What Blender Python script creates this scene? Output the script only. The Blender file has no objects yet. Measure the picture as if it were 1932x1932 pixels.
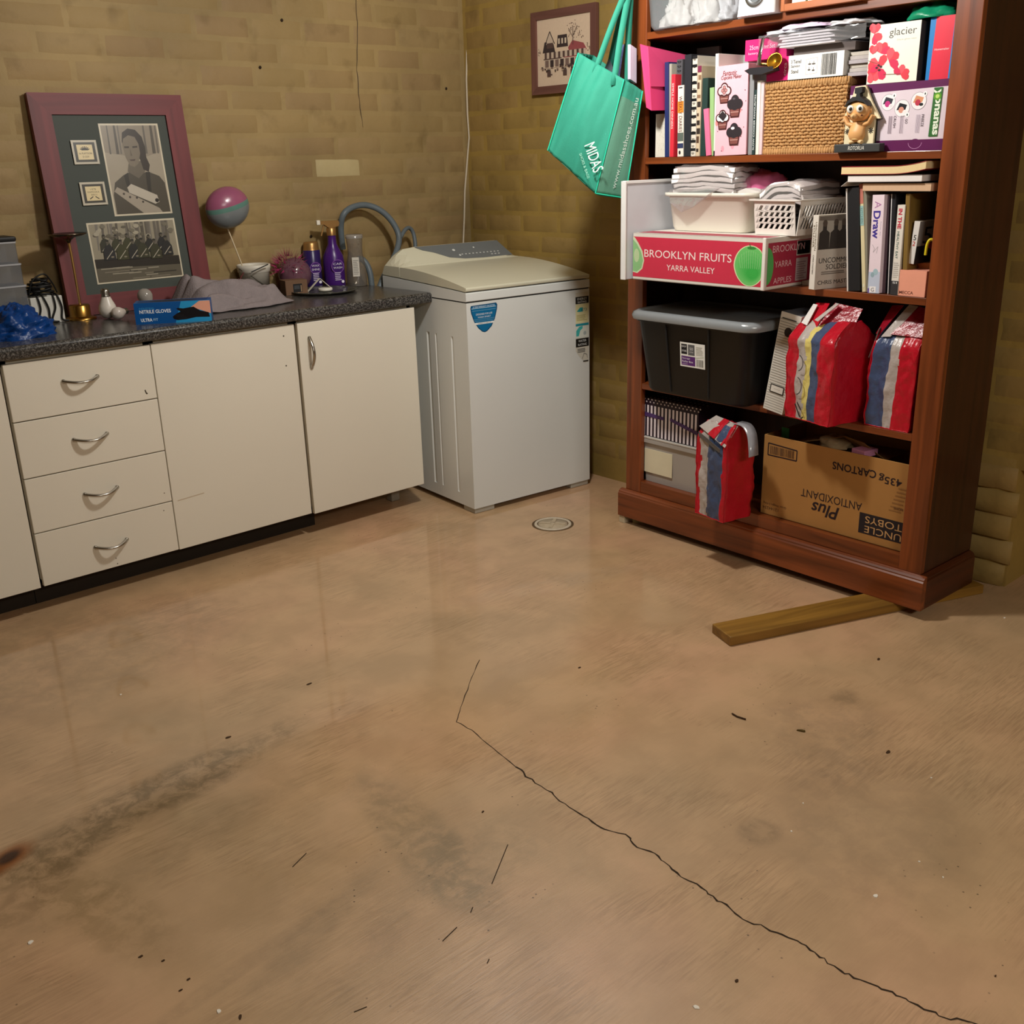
import bpy, math, random
from mathutils import Vector, Matrix
R = math.radians
rnd = random.Random(7)
sc = bpy.context.scene
COL = sc.collection

# ---------------------------------------------------------------- camera
cam_d = bpy.data.cameras.new('camera'); cam = bpy.data.objects.new('camera', cam_d); COL.objects.link(cam)
cam_d.sensor_fit = 'HORIZONTAL'; cam_d.sensor_width = 36.0; cam_d.lens = 36.0*1930.45/1932.0
cam_d.clip_start = 0.02; cam_d.clip_end = 50
cam.location = (-1.048, -3.2039, 1.3229); cam.rotation_mode = 'XYZ'; cam.rotation_euler = (1.238403, 0.026863, -0.734097)
sc.camera = cam
# ---------------------------------------------------------------- world, lamps, exposure
sc.view_settings.view_transform = 'Standard'; sc.view_settings.look = 'None'
sc.view_settings.gamma = 1.0; sc.view_settings.use_curve_mapping = False
sc.view_settings.exposure = 0.0
W = bpy.data.worlds.new('world'); sc.world = W; W.use_nodes = True
W.node_tree.nodes['Background'].inputs[0].default_value = (1.0, 0.93, 0.84, 1)
W.node_tree.nodes['Background'].inputs[1].default_value = 0.02
def lamp(name, kind, loc, energy, color, rot=(0, 0, 0), **kw):
    l = bpy.data.lights.new(name, kind); l.energy = energy; l.color = color
    for k, v in kw.items(): setattr(l, k, v)
    o = bpy.data.objects.new(name, l); COL.objects.link(o); o.location = loc; o.rotation_euler = rot
    return o
LAMP = (0.88, -1.15, 2.05)
FILL_POS = (-0.4, -4.8, 2.33)
lamp('bulb_light', 'POINT', LAMP, 67.0, (1.0, 0.972, 0.92), shadow_soft_size=0.07)
lamp('fill_light', 'AREA', FILL_POS, 50.0, (1.0, 0.94, 0.85), (R(38), 0, R(-22)), shape='RECTANGLE', size=1.2, size_y=0.3)  # unseen soft fill light, added behind the camera to lift the shadows

# ---------------------------------------------------------------- materials
def lin(c):
    return tuple(((x/255)/12.92 if x/255 <= .04045 else ((x/255+.055)/1.055)**2.4) for x in c)
MATS = {}
def base_mat(name):
    m = bpy.data.materials.new(name); m.use_nodes = True
    nt = m.node_tree; b = nt.nodes['Principled BSDF']
    return m, nt, nt.nodes, nt.links, b
def mat(rgb, rough=.55, var=.10, scale=14, metal=0., bump=0., bscale=60, spec=.4, alpha=1, coat=0, trans=0, ior=1.45, name=None):
    key = (rgb, rough, var, scale, metal, bump, bscale, spec, alpha, coat, trans, ior)
    if key in MATS: return MATS[key]
    m, nt, N, L, b = base_mat(name or 'surface_%d' % len(MATS))
    c = lin(rgb)
    tc = N.new('ShaderNodeTexCoord'); nz = N.new('ShaderNodeTexNoise'); nz.inputs['Scale'].default_value = scale; nz.inputs['Detail'].default_value = 5
    L.new(tc.outputs['Object'], nz.inputs['Vector'])
    mx = N.new('ShaderNodeMix'); mx.data_type = 'RGBA'
    mx.inputs['A'].default_value = (*[x*(1-var) for x in c], 1); mx.inputs['B'].default_value = (*[min(1, x*(1+var)) for x in c], 1)
    L.new(nz.outputs['Fac'], mx.inputs['Factor']); L.new(mx.outputs['Result'], b.inputs['Base Color'])
    b.inputs['Roughness'].default_value = rough; b.inputs['Metallic'].default_value = metal
    b.inputs['Specular IOR Level'].default_value = spec; b.inputs['Coat Weight'].default_value = coat
    b.inputs['Transmission Weight'].default_value = trans; b.inputs['IOR'].default_value = ior; b.inputs['Alpha'].default_value = alpha
    if bump:
        n2 = N.new('ShaderNodeTexNoise'); n2.inputs['Scale'].default_value = bscale; n2.inputs['Detail'].default_value = 6
        L.new(tc.outputs['Object'], n2.inputs['Vector'])
        bp = N.new('ShaderNodeBump'); bp.inputs['Strength'].default_value = bump; bp.inputs['Distance'].default_value = .004
        L.new(n2.outputs['Fac'], bp.inputs['Height']); L.new(bp.outputs['Normal'], b.inputs['Normal'])
    MATS[key] = m
    return m
def film(tint=(240, 240, 240), gloss=.12, dens=.12, rough=.12, key='film'):
    k = ('film', tint, gloss, dens, rough)
    if k in MATS: return MATS[k]
    m = bpy.data.materials.new('clear_plastic'); m.use_nodes = True; nt = m.node_tree; N = nt.nodes; L = nt.links
    N.remove(N['Principled BSDF']); out = N['Material Output']
    t = N.new('ShaderNodeBsdfTransparent'); t.inputs[0].default_value = (*lin(tint), 1)
    d = N.new('ShaderNodeBsdfDiffuse'); d.inputs[0].default_value = (*lin(tint), 1)
    g = N.new('ShaderNodeBsdfGlossy'); g.inputs['Roughness'].default_value = rough
    a = N.new('ShaderNodeMixShader'); a.inputs[0].default_value = dens; L.new(t.outputs[0], a.inputs[1]); L.new(d.outputs[0], a.inputs[2])
    c = N.new('ShaderNodeMixShader'); fr = N.new('ShaderNodeLayerWeight'); fr.inputs[0].default_value = .5; pw_ = N.new('ShaderNodeMath'); pw_.operation = 'POWER'; pw_.inputs[1].default_value = 4; ml_ = N.new('ShaderNodeMath'); ml_.operation = 'MULTIPLY'; ml_.inputs[1].default_value = .5; L.new(fr.outputs['Facing'], pw_.inputs[0]); L.new(pw_.outputs[0], ml_.inputs[0])
    nz = N.new('ShaderNodeTexNoise'); nz.inputs['Scale'].default_value = 30; tc = N.new('ShaderNodeTexCoord'); L.new(tc.outputs['Object'], nz.inputs['Vector'])
    bp = N.new('ShaderNodeBump'); bp.inputs['Strength'].default_value = .25; bp.inputs['Distance'].default_value = .01
    L.new(nz.outputs['Fac'], bp.inputs['Height']); L.new(bp.outputs['Normal'], g.inputs['Normal']); L.new(bp.outputs['Normal'], fr.inputs['Normal'])
    mm = N.new('ShaderNodeMath'); mm.operation = 'ADD'; mm.inputs[1].default_value = gloss; L.new(ml_.outputs[0], mm.inputs[0]); mm.use_clamp = True
    L.new(mm.outputs[0], c.inputs[0]); L.new(a.outputs[0], c.inputs[1]); L.new(g.outputs[0], c.inputs[2]); L.new(c.outputs[0], out.inputs[0])
    MATS[k] = m
    return m
def wood(c1, c2, axis='Z', rough=.35, scale=1., knots=True, coat=.1):
    k = ('wood', c1, c2, axis, rough, scale, knots)
    if k in MATS: return MATS[k]
    m, nt, N, L, b = base_mat('stained_wood')
    tc = N.new('ShaderNodeTexCoord'); mp = N.new('ShaderNodeMapping')
    s = {'X': (1.2, 22, 22), 'Y': (22, 1.2, 22), 'Z': (22, 22, 1.2)}[axis]
    mp.inputs['Scale'].default_value = tuple(x*scale for x in s); L.new(tc.outputs['Object'], mp.inputs['Vector'])
    nz = N.new('ShaderNodeTexNoise'); nz.inputs['Scale'].default_value = 1.6; nz.inputs['Detail'].default_value = 8; nz.inputs['Distortion'].default_value = .6
    L.new(mp.outputs[0], nz.inputs['Vector'])
    cr = N.new('ShaderNodeValToRGB'); cr.color_ramp.elements[0].position = .3; cr.color_ramp.elements[1].position = .75
    cr.color_ramp.elements[0].color = (*lin(c1), 1); cr.color_ramp.elements[1].color = (*lin(c2), 1)
    L.new(nz.outputs['Fac'], cr.inputs[0])
    src = cr.outputs[0]
    if knots:
        vo = N.new('ShaderNodeTexVoronoi'); vo.inputs['Scale'].default_value = 2.6*scale; vo.inputs['Randomness'].default_value = 1
        m2 = N.new('ShaderNodeMapping'); m2.inputs['Scale'].default_value = {'X': (.6, 1.3, 1.3), 'Y': (1.3, .6, 1.3), 'Z': (1.3, 1.3, .6)}[axis]
        L.new(tc.outputs['Object'], m2.inputs[0]); L.new(m2.outputs[0], vo.inputs['Vector'])
        r2 = N.new('ShaderNodeMapRange'); r2.inputs[1].default_value = .02; r2.inputs[2].default_value = .06; r2.inputs[3].default_value = .75; r2.inputs[4].default_value = 0
        L.new(vo.outputs['Distance'], r2.inputs[0])
        mx = N.new('ShaderNodeMix'); mx.data_type = 'RGBA'; L.new(r2.outputs[0], mx.inputs['Factor']); L.new(src, mx.inputs['A'])
        mx.inputs['B'].default_value = (*[x*.35 for x in lin(c1)], 1); src = mx.outputs['Result']
    L.new(src, b.inputs['Base Color']); b.inputs['Roughness'].default_value = rough; b.inputs['Coat Weight'].default_value = coat
    bp = N.new('ShaderNodeBump'); bp.inputs['Strength'].default_value = .08; bp.inputs['Distance'].default_value = .002
    L.new(nz.outputs['Fac'], bp.inputs['Height']); L.new(bp.outputs['Normal'], b.inputs['Normal'])
    MATS[k] = m
    return m

# ---------------------------------------------------------------- mesh helpers
def ell(mb, secs, n=20, mi=0):
    # stacked ellipses (x, y, z, rx, ry) joined into one smooth body
    return mb.loft([[(x+rx*math.cos(2*math.pi*i/n), y+ry*math.sin(2*math.pi*i/n), z) for i in range(n)] for x, y, z, rx, ry in secs], mi)
class MB:
    def __init__(s): s.v = []; s.f = []; s.m = []; s.sm = []
    def add(s, verts, faces, mi=0, smooth=False, M=None):
        o = len(s.v)
        s.v += [tuple(M @ Vector(v)) if M else tuple(v) for v in verts]
        for i, f in enumerate(faces):
            s.f.append(tuple(o+k for k in f)); s.m.append(mi[i] if isinstance(mi, (list, tuple)) else mi); s.sm.append(smooth)
        return s
    def box(s, x0, y0, z0, x1, y1, z1, mi=0, M=None):
        v = [(x0,y0,z0),(x1,y0,z0),(x1,y1,z0),(x0,y1,z0),(x0,y0,z1),(x1,y0,z1),(x1,y1,z1),(x0,y1,z1)]
        return s.add(v, [(0,3,2,1),(4,5,6,7),(0,1,5,4),(1,2,6,5),(2,3,7,6),(3,0,4,7)], mi, False, M)
    def prism(s, poly, a0, a1, axis='Y', mi=0, M=None, smooth=False):
        n = len(poly)
        def p(q, a): return {'Y': (q[0], a, q[1]), 'X': (a, q[0], q[1]), 'Z': (q[0], q[1], a)}[axis]
        v = [p(q, a0) for q in poly]+[p(q, a1) for q in poly]
        s.add(v, [tuple(range(n)), tuple(range(2*n-1, n-1, -1))], mi, False, M)
        return s.add(v, [(i, (i+1) % n, n+(i+1) % n, n+i)[::-1] for i in range(n)], mi, smooth, M)
    def loft(s, rings, mi=0, cap=True, smooth=True, M=None, mf=None, closed=True):
        n = len(rings[0]); v = [q for r in rings for q in r]; f = []; ms = []
        for j in range(len(rings)-1):
            for i in range(n if closed else n-1):
                f.append((j*n+i, j*n+(i+1) % n, (j+1)*n+(i+1) % n, (j+1)*n+i)); ms.append(mf(i, j) if mf else mi)
        s.add(v, f, ms, smooth, M)
        if cap and closed:
            c = mf(-1, 0) if mf else mi
            s.add(rings[0], [tuple(range(n-1, -1, -1))], c, False, M); s.add(rings[-1], [tuple(range(n))], c, False, M)
        return s
    def lathe(s, prof, n=28, mi=0, c=(0, 0, 0), cap=True, M=None, mf=None):
        rings = [[(c[0]+r*math.cos(2*math.pi*i/n), c[1]+r*math.sin(2*math.pi*i/n), c[2]+z) for i in range(n)] for r, z in prof]
        return s.loft(rings, mi, cap, True, M, mf)
    def tube(s, path, r, n=10, mi=0, M=None, cap=True, flat=1.):
        P = [Vector(p) for p in path]; rings = []; up = None
        for k, p in enumerate(P):
            t = (P[min(k+1, len(P)-1)]-P[max(k-1, 0)])
            t = t.normalized() if t.length > 1e-9 else Vector((0, 0, 1))
            if up is None:
                up = Vector((0, 0, 1)) if abs(t.z) < .9 else Vector((1, 0, 0))
            a = t.cross(up)
            a = a.normalized() if a.length > 1e-6 else t.orthogonal().normalized()
            b = a.cross(t).normalized(); up = b
            rr = r[k] if isinstance(r, (list, tuple)) else r
            rings.append([tuple(p+a*rr*math.cos(2*math.pi*i/n)+b*rr*flat*math.sin(2*math.pi*i/n)) for i in range(n)])
        return s.loft(rings, mi, cap, True, M)
    def grid(s, fn, nu, nv, mi=0, smooth=True, mf=None, M=None):
        v = [fn(i/nu, j/nv) for j in range(nv+1) for i in range(nu+1)]; f = []; ms = []
        for j in range(nv):
            for i in range(nu):
                a = j*(nu+1)+i; f.append((a, a+1, a+nu+2, a+nu+1)); ms.append(mf(i/nu, j/nv) if mf else mi)
        return s.add(v, f, ms, smooth, M)
    def build(s, name, mats, parent=None, M=None, bevel=0, seg=2, solid=0, sub=0):
        me = bpy.data.meshes.new(name); me.from_pydata(s.v, [], s.f)
        for m in (mats if isinstance(mats, (list, tuple)) else [mats]): me.materials.append(m)
        me.polygons.foreach_set('material_index', s.m); me.polygons.foreach_set('use_smooth', s.sm); me.update()
        o = bpy.data.objects.new(name, me); COL.objects.link(o)
        if parent: o.parent = parent
        if M is not None: o.matrix_world = M if parent is None else o.matrix_world
        if M is not None and parent is not None: o.matrix_local = M
        if solid:
            k = o.modifiers.new('solid', 'SOLIDIFY'); k.thickness = solid; k.offset = 0
        if sub:
            k = o.modifiers.new('sub', 'SUBSURF'); k.levels = sub; k.render_levels = sub
        if bevel:
            k = o.modifiers.new('bevel', 'BEVEL'); k.width = bevel; k.segments = seg; k.limit_method = 'ANGLE'; k.angle_limit = R(40)
        return o
def bx(name, d, m, parent=None, M=None, bevel=0, seg=2):
    return MB().box(*d).build(name, m, parent, M, bevel, seg)
def tag(o, label, cat, group=None):
    o['label'] = label; o['category'] = cat
    if group: o['group'] = group
    return o
def thing(name, label, cat, M=None, group=None):
    o = bpy.data.objects.new(name, None); COL.objects.link(o); o.empty_display_size = .05
    if M is not None: o.matrix_world = M
    return tag(o, label, cat, group)
def structure(o): o['kind'] = 'structure'; return o
def stuff(o): o['kind'] = 'stuff'; return o
T = Matrix.Translation
def RZ(a): return Matrix.Rotation(R(a), 4, 'Z')
def RY(a): return Matrix.Rotation(R(a), 4, 'Y')
def RX(a): return Matrix.Rotation(R(a), 4, 'X')
def noise1(x, s=0): return math.sin(x*1.7+s)*.5+math.sin(x*3.9+s*2.3)*.3+math.sin(x*8.1+s*.7)*.2
from mathutils import noise as mnoise
def n3(x, y, z, f=1.): return mnoise.noise(Vector((x*f, y*f, z*f)))

# flat print on a face: polygons, discs and lettering a fraction of a millimetre proud of the surface
class Print:
    def __init__(s, o=(0, 0, 0), ax=(1, 0, 0), az=(0, 0, 1)):
        s.o = Vector(o); s.ax = Vector(ax).normalized(); s.az = Vector(az).normalized(); s.n = s.ax.cross(s.az); s.mb = MB(); s.cols = []; s.lay = 1
    def mi(s, c):
        if c not in s.cols: s.cols.append(c)
        return s.cols.index(c)
    def P(s, x, z): return tuple(s.o+s.ax*x+s.az*z+s.n*(.00025*s.lay))
    def poly(s, pts, c):
        s.mb.add([s.P(*p) for p in pts], [tuple(range(len(pts)))], s.mi(c)); s.lay += .15; return s
    def rect(s, x0, z0, x1, z1, c): return s.poly([(x0, z0), (x1, z0), (x1, z1), (x0, z1)], c)
    def disc(s, cx, cz, rx, rz, c, n=22, a0=0, a1=360):
        return s.poly([(cx+rx*math.cos(R(a0+(a1-a0)*i/(n if a1-a0 >= 360 else n-1))), cz+rz*math.sin(R(a0+(a1-a0)*i/(n if a1-a0 >= 360 else n-1)))) for i in range(n)], c)
    def line(s, pts, w, c):
        for (x0, z0), (x1, z1) in zip(pts, pts[1:]):
            d = math.hypot(x1-x0, z1-z0) or 1; nx, nz = -(z1-z0)/d*w/2, (x1-x0)/d*w/2
            s.mb.add([s.P(x0+nx, z0+nz), s.P(x0-nx, z0-nz), s.P(x1-nx, z1-nz), s.P(x1+nx, z1+nz)], [(0, 1, 2, 3)], s.mi(c))
        s.lay += .1; return s
    def bars(s, x0, z0, x1, z1, n, c, horiz=True, fill=.5, ragged=True):
        for i in range(n):
            if horiz:
                h = (z1-z0)/n; e = x1-(x1-x0)*(rnd.random()*.3 if ragged else 0)
                s.rect(x0, z0+i*h, e, z0+i*h+h*fill, c)
            else:
                h = (x1-x0)/n; k = fill*(rnd.random()*.9+.3) if ragged else fill
                s.rect(x0+i*h, z0, x0+i*h+h*min(k, .9), z1, c)
        return s
    def text(s, t, cx, cz, c, h=None, w=None, rot=0, shear=0, bold=0):
        cu = bpy.data.curves.new('lettering', 'FONT'); cu.body = t; cu.shear = shear; cu.offset = bold; cu.resolution_u = 3
        ob = bpy.data.objects.new('lettering', cu); me = bpy.data.meshes.new_from_object(ob)
        vs = [v.co for v in me.vertices]
        if not vs: return s
        x0 = min(v.x for v in vs); x1 = max(v.x for v in vs); y0 = min(v.y for v in vs); y1 = max(v.y for v in vs)
        ky = (h/(y1-y0)) if h else None; kx = (w/(x1-x0)) if w else None
        kx = kx or ky; ky = ky or kx
        a = R(rot); ca, sa = math.cos(a), math.sin(a); out = []
        for v in vs:
            x = (v.x-(x0+x1)/2)*kx; y = (v.y-(y0+y1)/2)*ky
            out.append(s.P(cx+x*ca-y*sa, cz+x*sa+y*ca))
        s.mb.add(out, [tuple(p.vertices) for p in me.polygons], s.mi(c)); s.lay += .15
        bpy.data.objects.remove(ob); bpy.data.meshes.remove(me); bpy.data.curves.remove(cu)
        return s
    def build(s, name, parent, rough=.5, label=None):
        o = s.mb.build(name, [mat(c, rough, .05, 40) for c in s.cols], parent)
        if label: o['label'] = label
        return o

FB = T((1.6968, -0.7136, 0.03)) @ RZ(-91.5636)      # bookcase frame: x along its front toward the viewer, y into its depth, z up
FW = T((1.3717, -0.2503, 0)) @ RZ(-5.0454)      # washing machine frame
SA, SB, SC, SD, SE = 1.667, 1.284, .902, .517, .145    # tops of the bookcase shelves
TOP = .845                          # top of the worktop
YW, XW = .565, 2.085                # back wall plane, right wall plane

# ================================================================ the room
def floor_mat():
    m, nt, N, L, b = base_mat('sealed_concrete')
    tc = N.new('ShaderNodeTexCoord')
    def mapping(loc=(0, 0, 0), rot=0, sca=(1, 1, 1), vt='POINT'):
        k = N.new('ShaderNodeMapping'); k.vector_type = vt; k.inputs[1].default_value = loc; k.inputs[2].default_value = (0, 0, R(rot)); k.inputs[3].default_value = sca
        L.new(tc.outputs['Object'], k.inputs[0]); return k.outputs[0]
    def noi(vec, s, d=6, dist=0, rough=.55):
        k = N.new('ShaderNodeTexNoise'); k.inputs['Scale'].default_value = s; k.inputs['Detail'].default_value = d; k.inputs['Distortion'].default_value = dist; k.inputs['Roughness'].default_value = rough
        L.new(vec, k.inputs['Vector']); return k.outputs['Fac']
    def ramp(v, stops):
        k = N.new('ShaderNodeValToRGB'); e = k.color_ramp.elements
        while len(e) < len(stops): e.new(.5)
        for el, (p, c) in zip(e, stops): el.position = p; el.color = (*c, 1) if len(c) == 3 else c
        L.new(v, k.inputs[0]); return k.outputs[0]
    def mix(f, a, bb, mode='MIX'):
        k = N.new('ShaderNodeMix'); k.data_type = 'RGBA'; k.blend_type = mode
        for nm, val in (('Factor', f), ('A', a), ('B', bb)):
            if isinstance(val, (int, float)): k.inputs[nm].default_value = val
            elif isinstance(val, tuple): k.inputs[nm].default_value = (*val, 1)
            else: L.new(val, k.inputs[nm])
        return k.outputs['Result']
    def mr(v, a, bb, c, d, smooth=True):
        k = N.new('ShaderNodeMapRange'); k.interpolation_type = 'SMOOTHSTEP' if smooth else 'LINEAR'
        for i, x in zip((1, 2, 3, 4), (a, bb, c, d)): k.inputs[i].default_value = x
        L.new(v, k.inputs[0]); return k.outputs[0]
    def math_(op, a, bb):
        k = N.new('ShaderNodeMath'); k.operation = op; k.use_clamp = True
        for i, x in enumerate((a, bb)):
            if isinstance(x, (int, float)): k.inputs[i].default_value = x
            else: L.new(x, k.inputs[i])
        return k.outputs[0]
    obj = tc.outputs['Object']
    big = noi(obj, 1.5, 8, .35)
    col = ramp(big, [(.28, lin((180, 153, 117))), (.5, lin((201, 166, 127))), (.74, lin((209, 166, 131)))])
    med = noi(obj, 7, 8, .3)
    col = mix(mr(med, .34, .66, .20, 0), col, lin((122, 98, 68)))
    # trowel and brush strokes, two directions swept by a slow warp
    st1 = noi(mapping(rot=38, sca=(9, 130, 1)), 1.2, 4, 1.3, .6); st2 = noi(mapping(rot=-34, sca=(9, 140, 1)), 1.2, 4, 1.4, .6)
    sel = mr(noi(obj, 1.1, 2), .42, .58, 0, 1)
    k = N.new('ShaderNodeMix'); k.data_type = 'FLOAT'; L.new(sel, k.inputs[0]); L.new(st1, k.inputs[2]); L.new(st2, k.inputs[3]); st = k.outputs[0]
    amp = mr(noi(obj, 2.6, 4, .8), .44, .64, .02, .26); col = mix(math_('MULTIPLY', mr(st, .38, .56, 1, 0), amp), col, lin((112, 84, 55)))
    col = mix(math_('MULTIPLY', mr(st, .56, .72, 0, 1), amp), col, lin((222, 184, 142)))
    # damp and grime patches at their places on the slab
    wob = noi(obj, 5, 6, .5); brk = mr(noi(obj, 22, 8, .4, .7), .36, .62, .35, 1.25)
    def blob(cx, cy, rx, ry, rot, amt, c, soft=.45, broken=True):
        nonlocal col
        v = N.new('ShaderNodeVectorMath'); v.operation = 'LENGTH'; L.new(mapping((cx, cy, 0), rot, (rx, ry, 1), 'TEXTURE'), v.inputs[0])
        d = N.new('ShaderNodeMath'); d.operation = 'ADD'; L.new(v.outputs['Value'], d.inputs[0]); w2 = N.new('ShaderNodeMath'); w2.operation = 'MULTIPLY_ADD'
        L.new(wob, w2.inputs[0]); w2.inputs[1].default_value = .9; w2.inputs[2].default_value = -.45; L.new(w2.outputs[0], d.inputs[1])
        msk = mr(d.outputs[0], 1-soft, 1.+soft*.4, amt, 0); col = mix(math_('MULTIPLY', msk, brk) if broken else msk, col, c)
    for a in [(*(-0.4014, -1.2047), .50, .085, 7.80, .56, (.14, .095, .045)), (*(-0.4067, -1.4033), .42, .06, 7.80, .18, (.18, .13, .07)),
              (*(-0.026, -1.7483), .30, .08, -99.55, .36, (.17, .135, .075)), (*(0.0198, -1.8629), .16, .12, 0, .25, (.2, .16, .09)),
              (*(-0.5925, -1.4859), .08, .22, 10, .30, (.2, .13, .05)), (*(0.9119, -2.1004), .22, .16, 20, .25, (.2, .15, .1)),
              (*(0.4909, -2.2012), .05, .05, 0, .35, (.16, .11, .06)), (*(1.1063, -2.0288), .05, .04, 0, .35, (.16, .11, .06)),
              (*(0.6688, -2.3495), .3, .2, 30, .18, (.2, .14, .09)), (*(-0.6729, -1.3473), .13, .05, 30, .32, (.15, .09, .04)),
              (*(-0.3167, -1.8091), .2, .04, 20, .18, (.2, .15, .09)), (*(-0.2555, -1.9236), .16, .05, 30, .2, (.2, .15, .09)),
              (*(-0.2581, -0.3455), .6, .35, 0, .22, (.2, .15, .1)), (*(-0.5054, -1.806), .35, .02, 8, .15, (.15, .1, .06))]:
        blob(*a)
    blob(*(-0.6739, -1.1965), .075, .042, 25, .9, (.24, .07, .008), .5, False)
    blob(*(-0.6685, -1.1924), .036, .022, 25, .95, (.04, .012, .004), .5, False)
    blob(*(1.1153, -0.9722), .34, .06, -16.62, .22, (.5, .37, .25))
    vo = N.new('ShaderNodeTexVoronoi'); vo.inputs['Scale'].default_value = 42; L.new(obj, vo.inputs['Vector'])
    sp = math_('MULTIPLY', mr(vo.outputs['Distance'], .05, .11, 1, 0), mr(noi(obj, 3.3, 3), .52, .64, 0, .8))
    col = mix(sp, col, (.07, .045, .025))
    L.new(col, b.inputs['Base Color'])
    sx = N.new('ShaderNodeSeparateXYZ'); L.new(obj, sx.inputs[0]); ww = N.new('ShaderNodeMath'); ww.operation = 'MULTIPLY_ADD'; L.new(wob, ww.inputs[0]); ww.inputs[1].default_value = .8; L.new(sx.outputs['Y'], ww.inputs[2])
    zone = mr(ww.outputs[0], -1.45, -.75, 0, 1)
    rg = math_('SUBTRACT', mr(noi(obj, 2.2, 5), .3, .7, .36, .5), math_('MULTIPLY', zone, .34)); L.new(rg, b.inputs['Roughness']); b.inputs['Specular IOR Level'].default_value = .5
    bp = N.new('ShaderNodeBump'); bp.inputs['Strength'].default_value = .16; bp.inputs['Distance'].default_value = .003
    hh = math_('ADD', st, math_('MULTIPLY', med, .5)); L.new(hh, bp.inputs['Height']); L.new(mr(zone, 0, 1, .16, .015), bp.inputs['Strength']); L.new(bp.outputs['Normal'], b.inputs['Normal'])
    return m
def wall_mat(tone, rand=True):
    m, nt, N, L, b = base_mat('bagged_paint')
    tc = N.new('ShaderNodeTexCoord'); geo = N.new('ShaderNodeNewGeometry')
    n1 = N.new('ShaderNodeTexNoise'); n1.inputs['Scale'].default_value = 2.3; n1.inputs['Detail'].default_value = 8; L.new(geo.outputs['Position'], n1.inputs['Vector'])
    cr = N.new('ShaderNodeValToRGB'); e = cr.color_ramp.elements; e[0].position = .3; e[1].position = .72
    e[0].color = (*lin(tuple(x*.86 for x in tone)), 1); e[1].color = (*lin(tuple(min(255, x*1.08) for x in tone)), 1)
    L.new(n1.outputs['Fac'], cr.inputs[0]); src = cr.outputs[0]
    if rand:
        oi = N.new('ShaderNodeObjectInfo'); c2 = N.new('ShaderNodeValToRGB'); e = c2.color_ramp.elements
        c2.color_ramp.interpolation = 'CONSTANT'
        sh = [(150, 124, 86), (166, 140, 96), (158, 128, 92), (160, 136, 100), (150, 120, 92), (170, 142, 104), (156, 132, 88)]
        while len(e) < len(sh): e.new(.5)
        for i, (el, c) in enumerate(zip(e, sh)): el.position = i/len(sh); el.color = (*lin(c), 1)
        L.new(oi.outputs['Random'], c2.inputs[0])
        mx = N.new('ShaderNodeMix'); mx.data_type = 'RGBA'; mx.inputs['Factor'].default_value = .30; L.new(src, mx.inputs['A']); L.new(c2.outputs[0], mx.inputs['B']); src = mx.outputs['Result']
    # grime low on the wall and pale efflorescence flecks
    n2 = N.new('ShaderNodeTexNoise'); n2.inputs['Scale'].default_value = 9; n2.inputs['Detail'].default_value = 9; L.new(geo.outputs['Position'], n2.inputs['Vector'])
    r = N.new('ShaderNodeMapRange'); r.inputs[1].default_value = .56; r.inputs[2].default_value = .74; r.inputs[3].default_value = 0; r.inputs[4].default_value = .4; L.new(n2.outputs['Fac'], r.inputs[0])
    mx = N.new('ShaderNodeMix'); mx.data_type = 'RGBA'; L.new(r.outputs[0], mx.inputs['Factor']); L.new(src, mx.inputs['A']); mx.inputs['B'].default_value = (*lin((96, 76, 44)), 1); src = mx.outputs['Result']
    L.new(src, b.inputs['Base Color']); b.inputs['Roughness'].default_value = .62; b.inputs['Specular IOR Level'].default_value = .25
    n3_ = N.new('ShaderNodeTexNoise'); n3_.inputs['Scale'].default_value = 55; n3_.inputs['Detail'].default_value = 7; L.new(geo.outputs['Position'], n3_.inputs['Vector'])
    bp = N.new('ShaderNodeBump'); bp.inputs['Strength'].default_value = .35; bp.inputs['Distance'].default_value = .004
    L.new(n3_.outputs['Fac'], bp.inputs['Height']); L.new(bp.outputs['Normal'], b.inputs['Normal'])
    return m
WALLM = wall_mat((160, 137, 93), False); BRICKM = wall_mat((155, 132, 88))
floor = structure(bx('floor', (-3.2, -5.6, -.1, 3.0, YW+.1, 0), floor_mat()))
ceiling = structure(bx('ceiling', (-3.2, -5.6, 2.4, 3.0, YW+.1, 2.5), mat((122, 112, 96), .8, .06, 3)))
wall_back = structure(bx('wall_back', (-3.2, YW, 0, XW+.2, YW+.1, 2.4), WALLM))
wr = MB().box(XW, -2.008, 0, XW+.2, YW, .385).box(XW, -5.6, .385, XW+.2, YW, 2.4).box(XW+.14, -5.6, 0, XW+.2, -2.008, .385)
WALLR = wall_mat((166, 138, 74), False); BRICKR = wall_mat((160, 132, 68))
wall_right = structure(wr.build('wall_right', WALLR))
PLAIN = mat((140, 122, 88), .8, .1, 3)
structure(bx('wall_left', (-3.3, -5.6, 0, -3.2, YW+.1, 2.4), PLAIN))
structure(bx('wall_front', (-3.3, -5.7, 0, 3.0, -5.6, 2.4), PLAIN))

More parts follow.
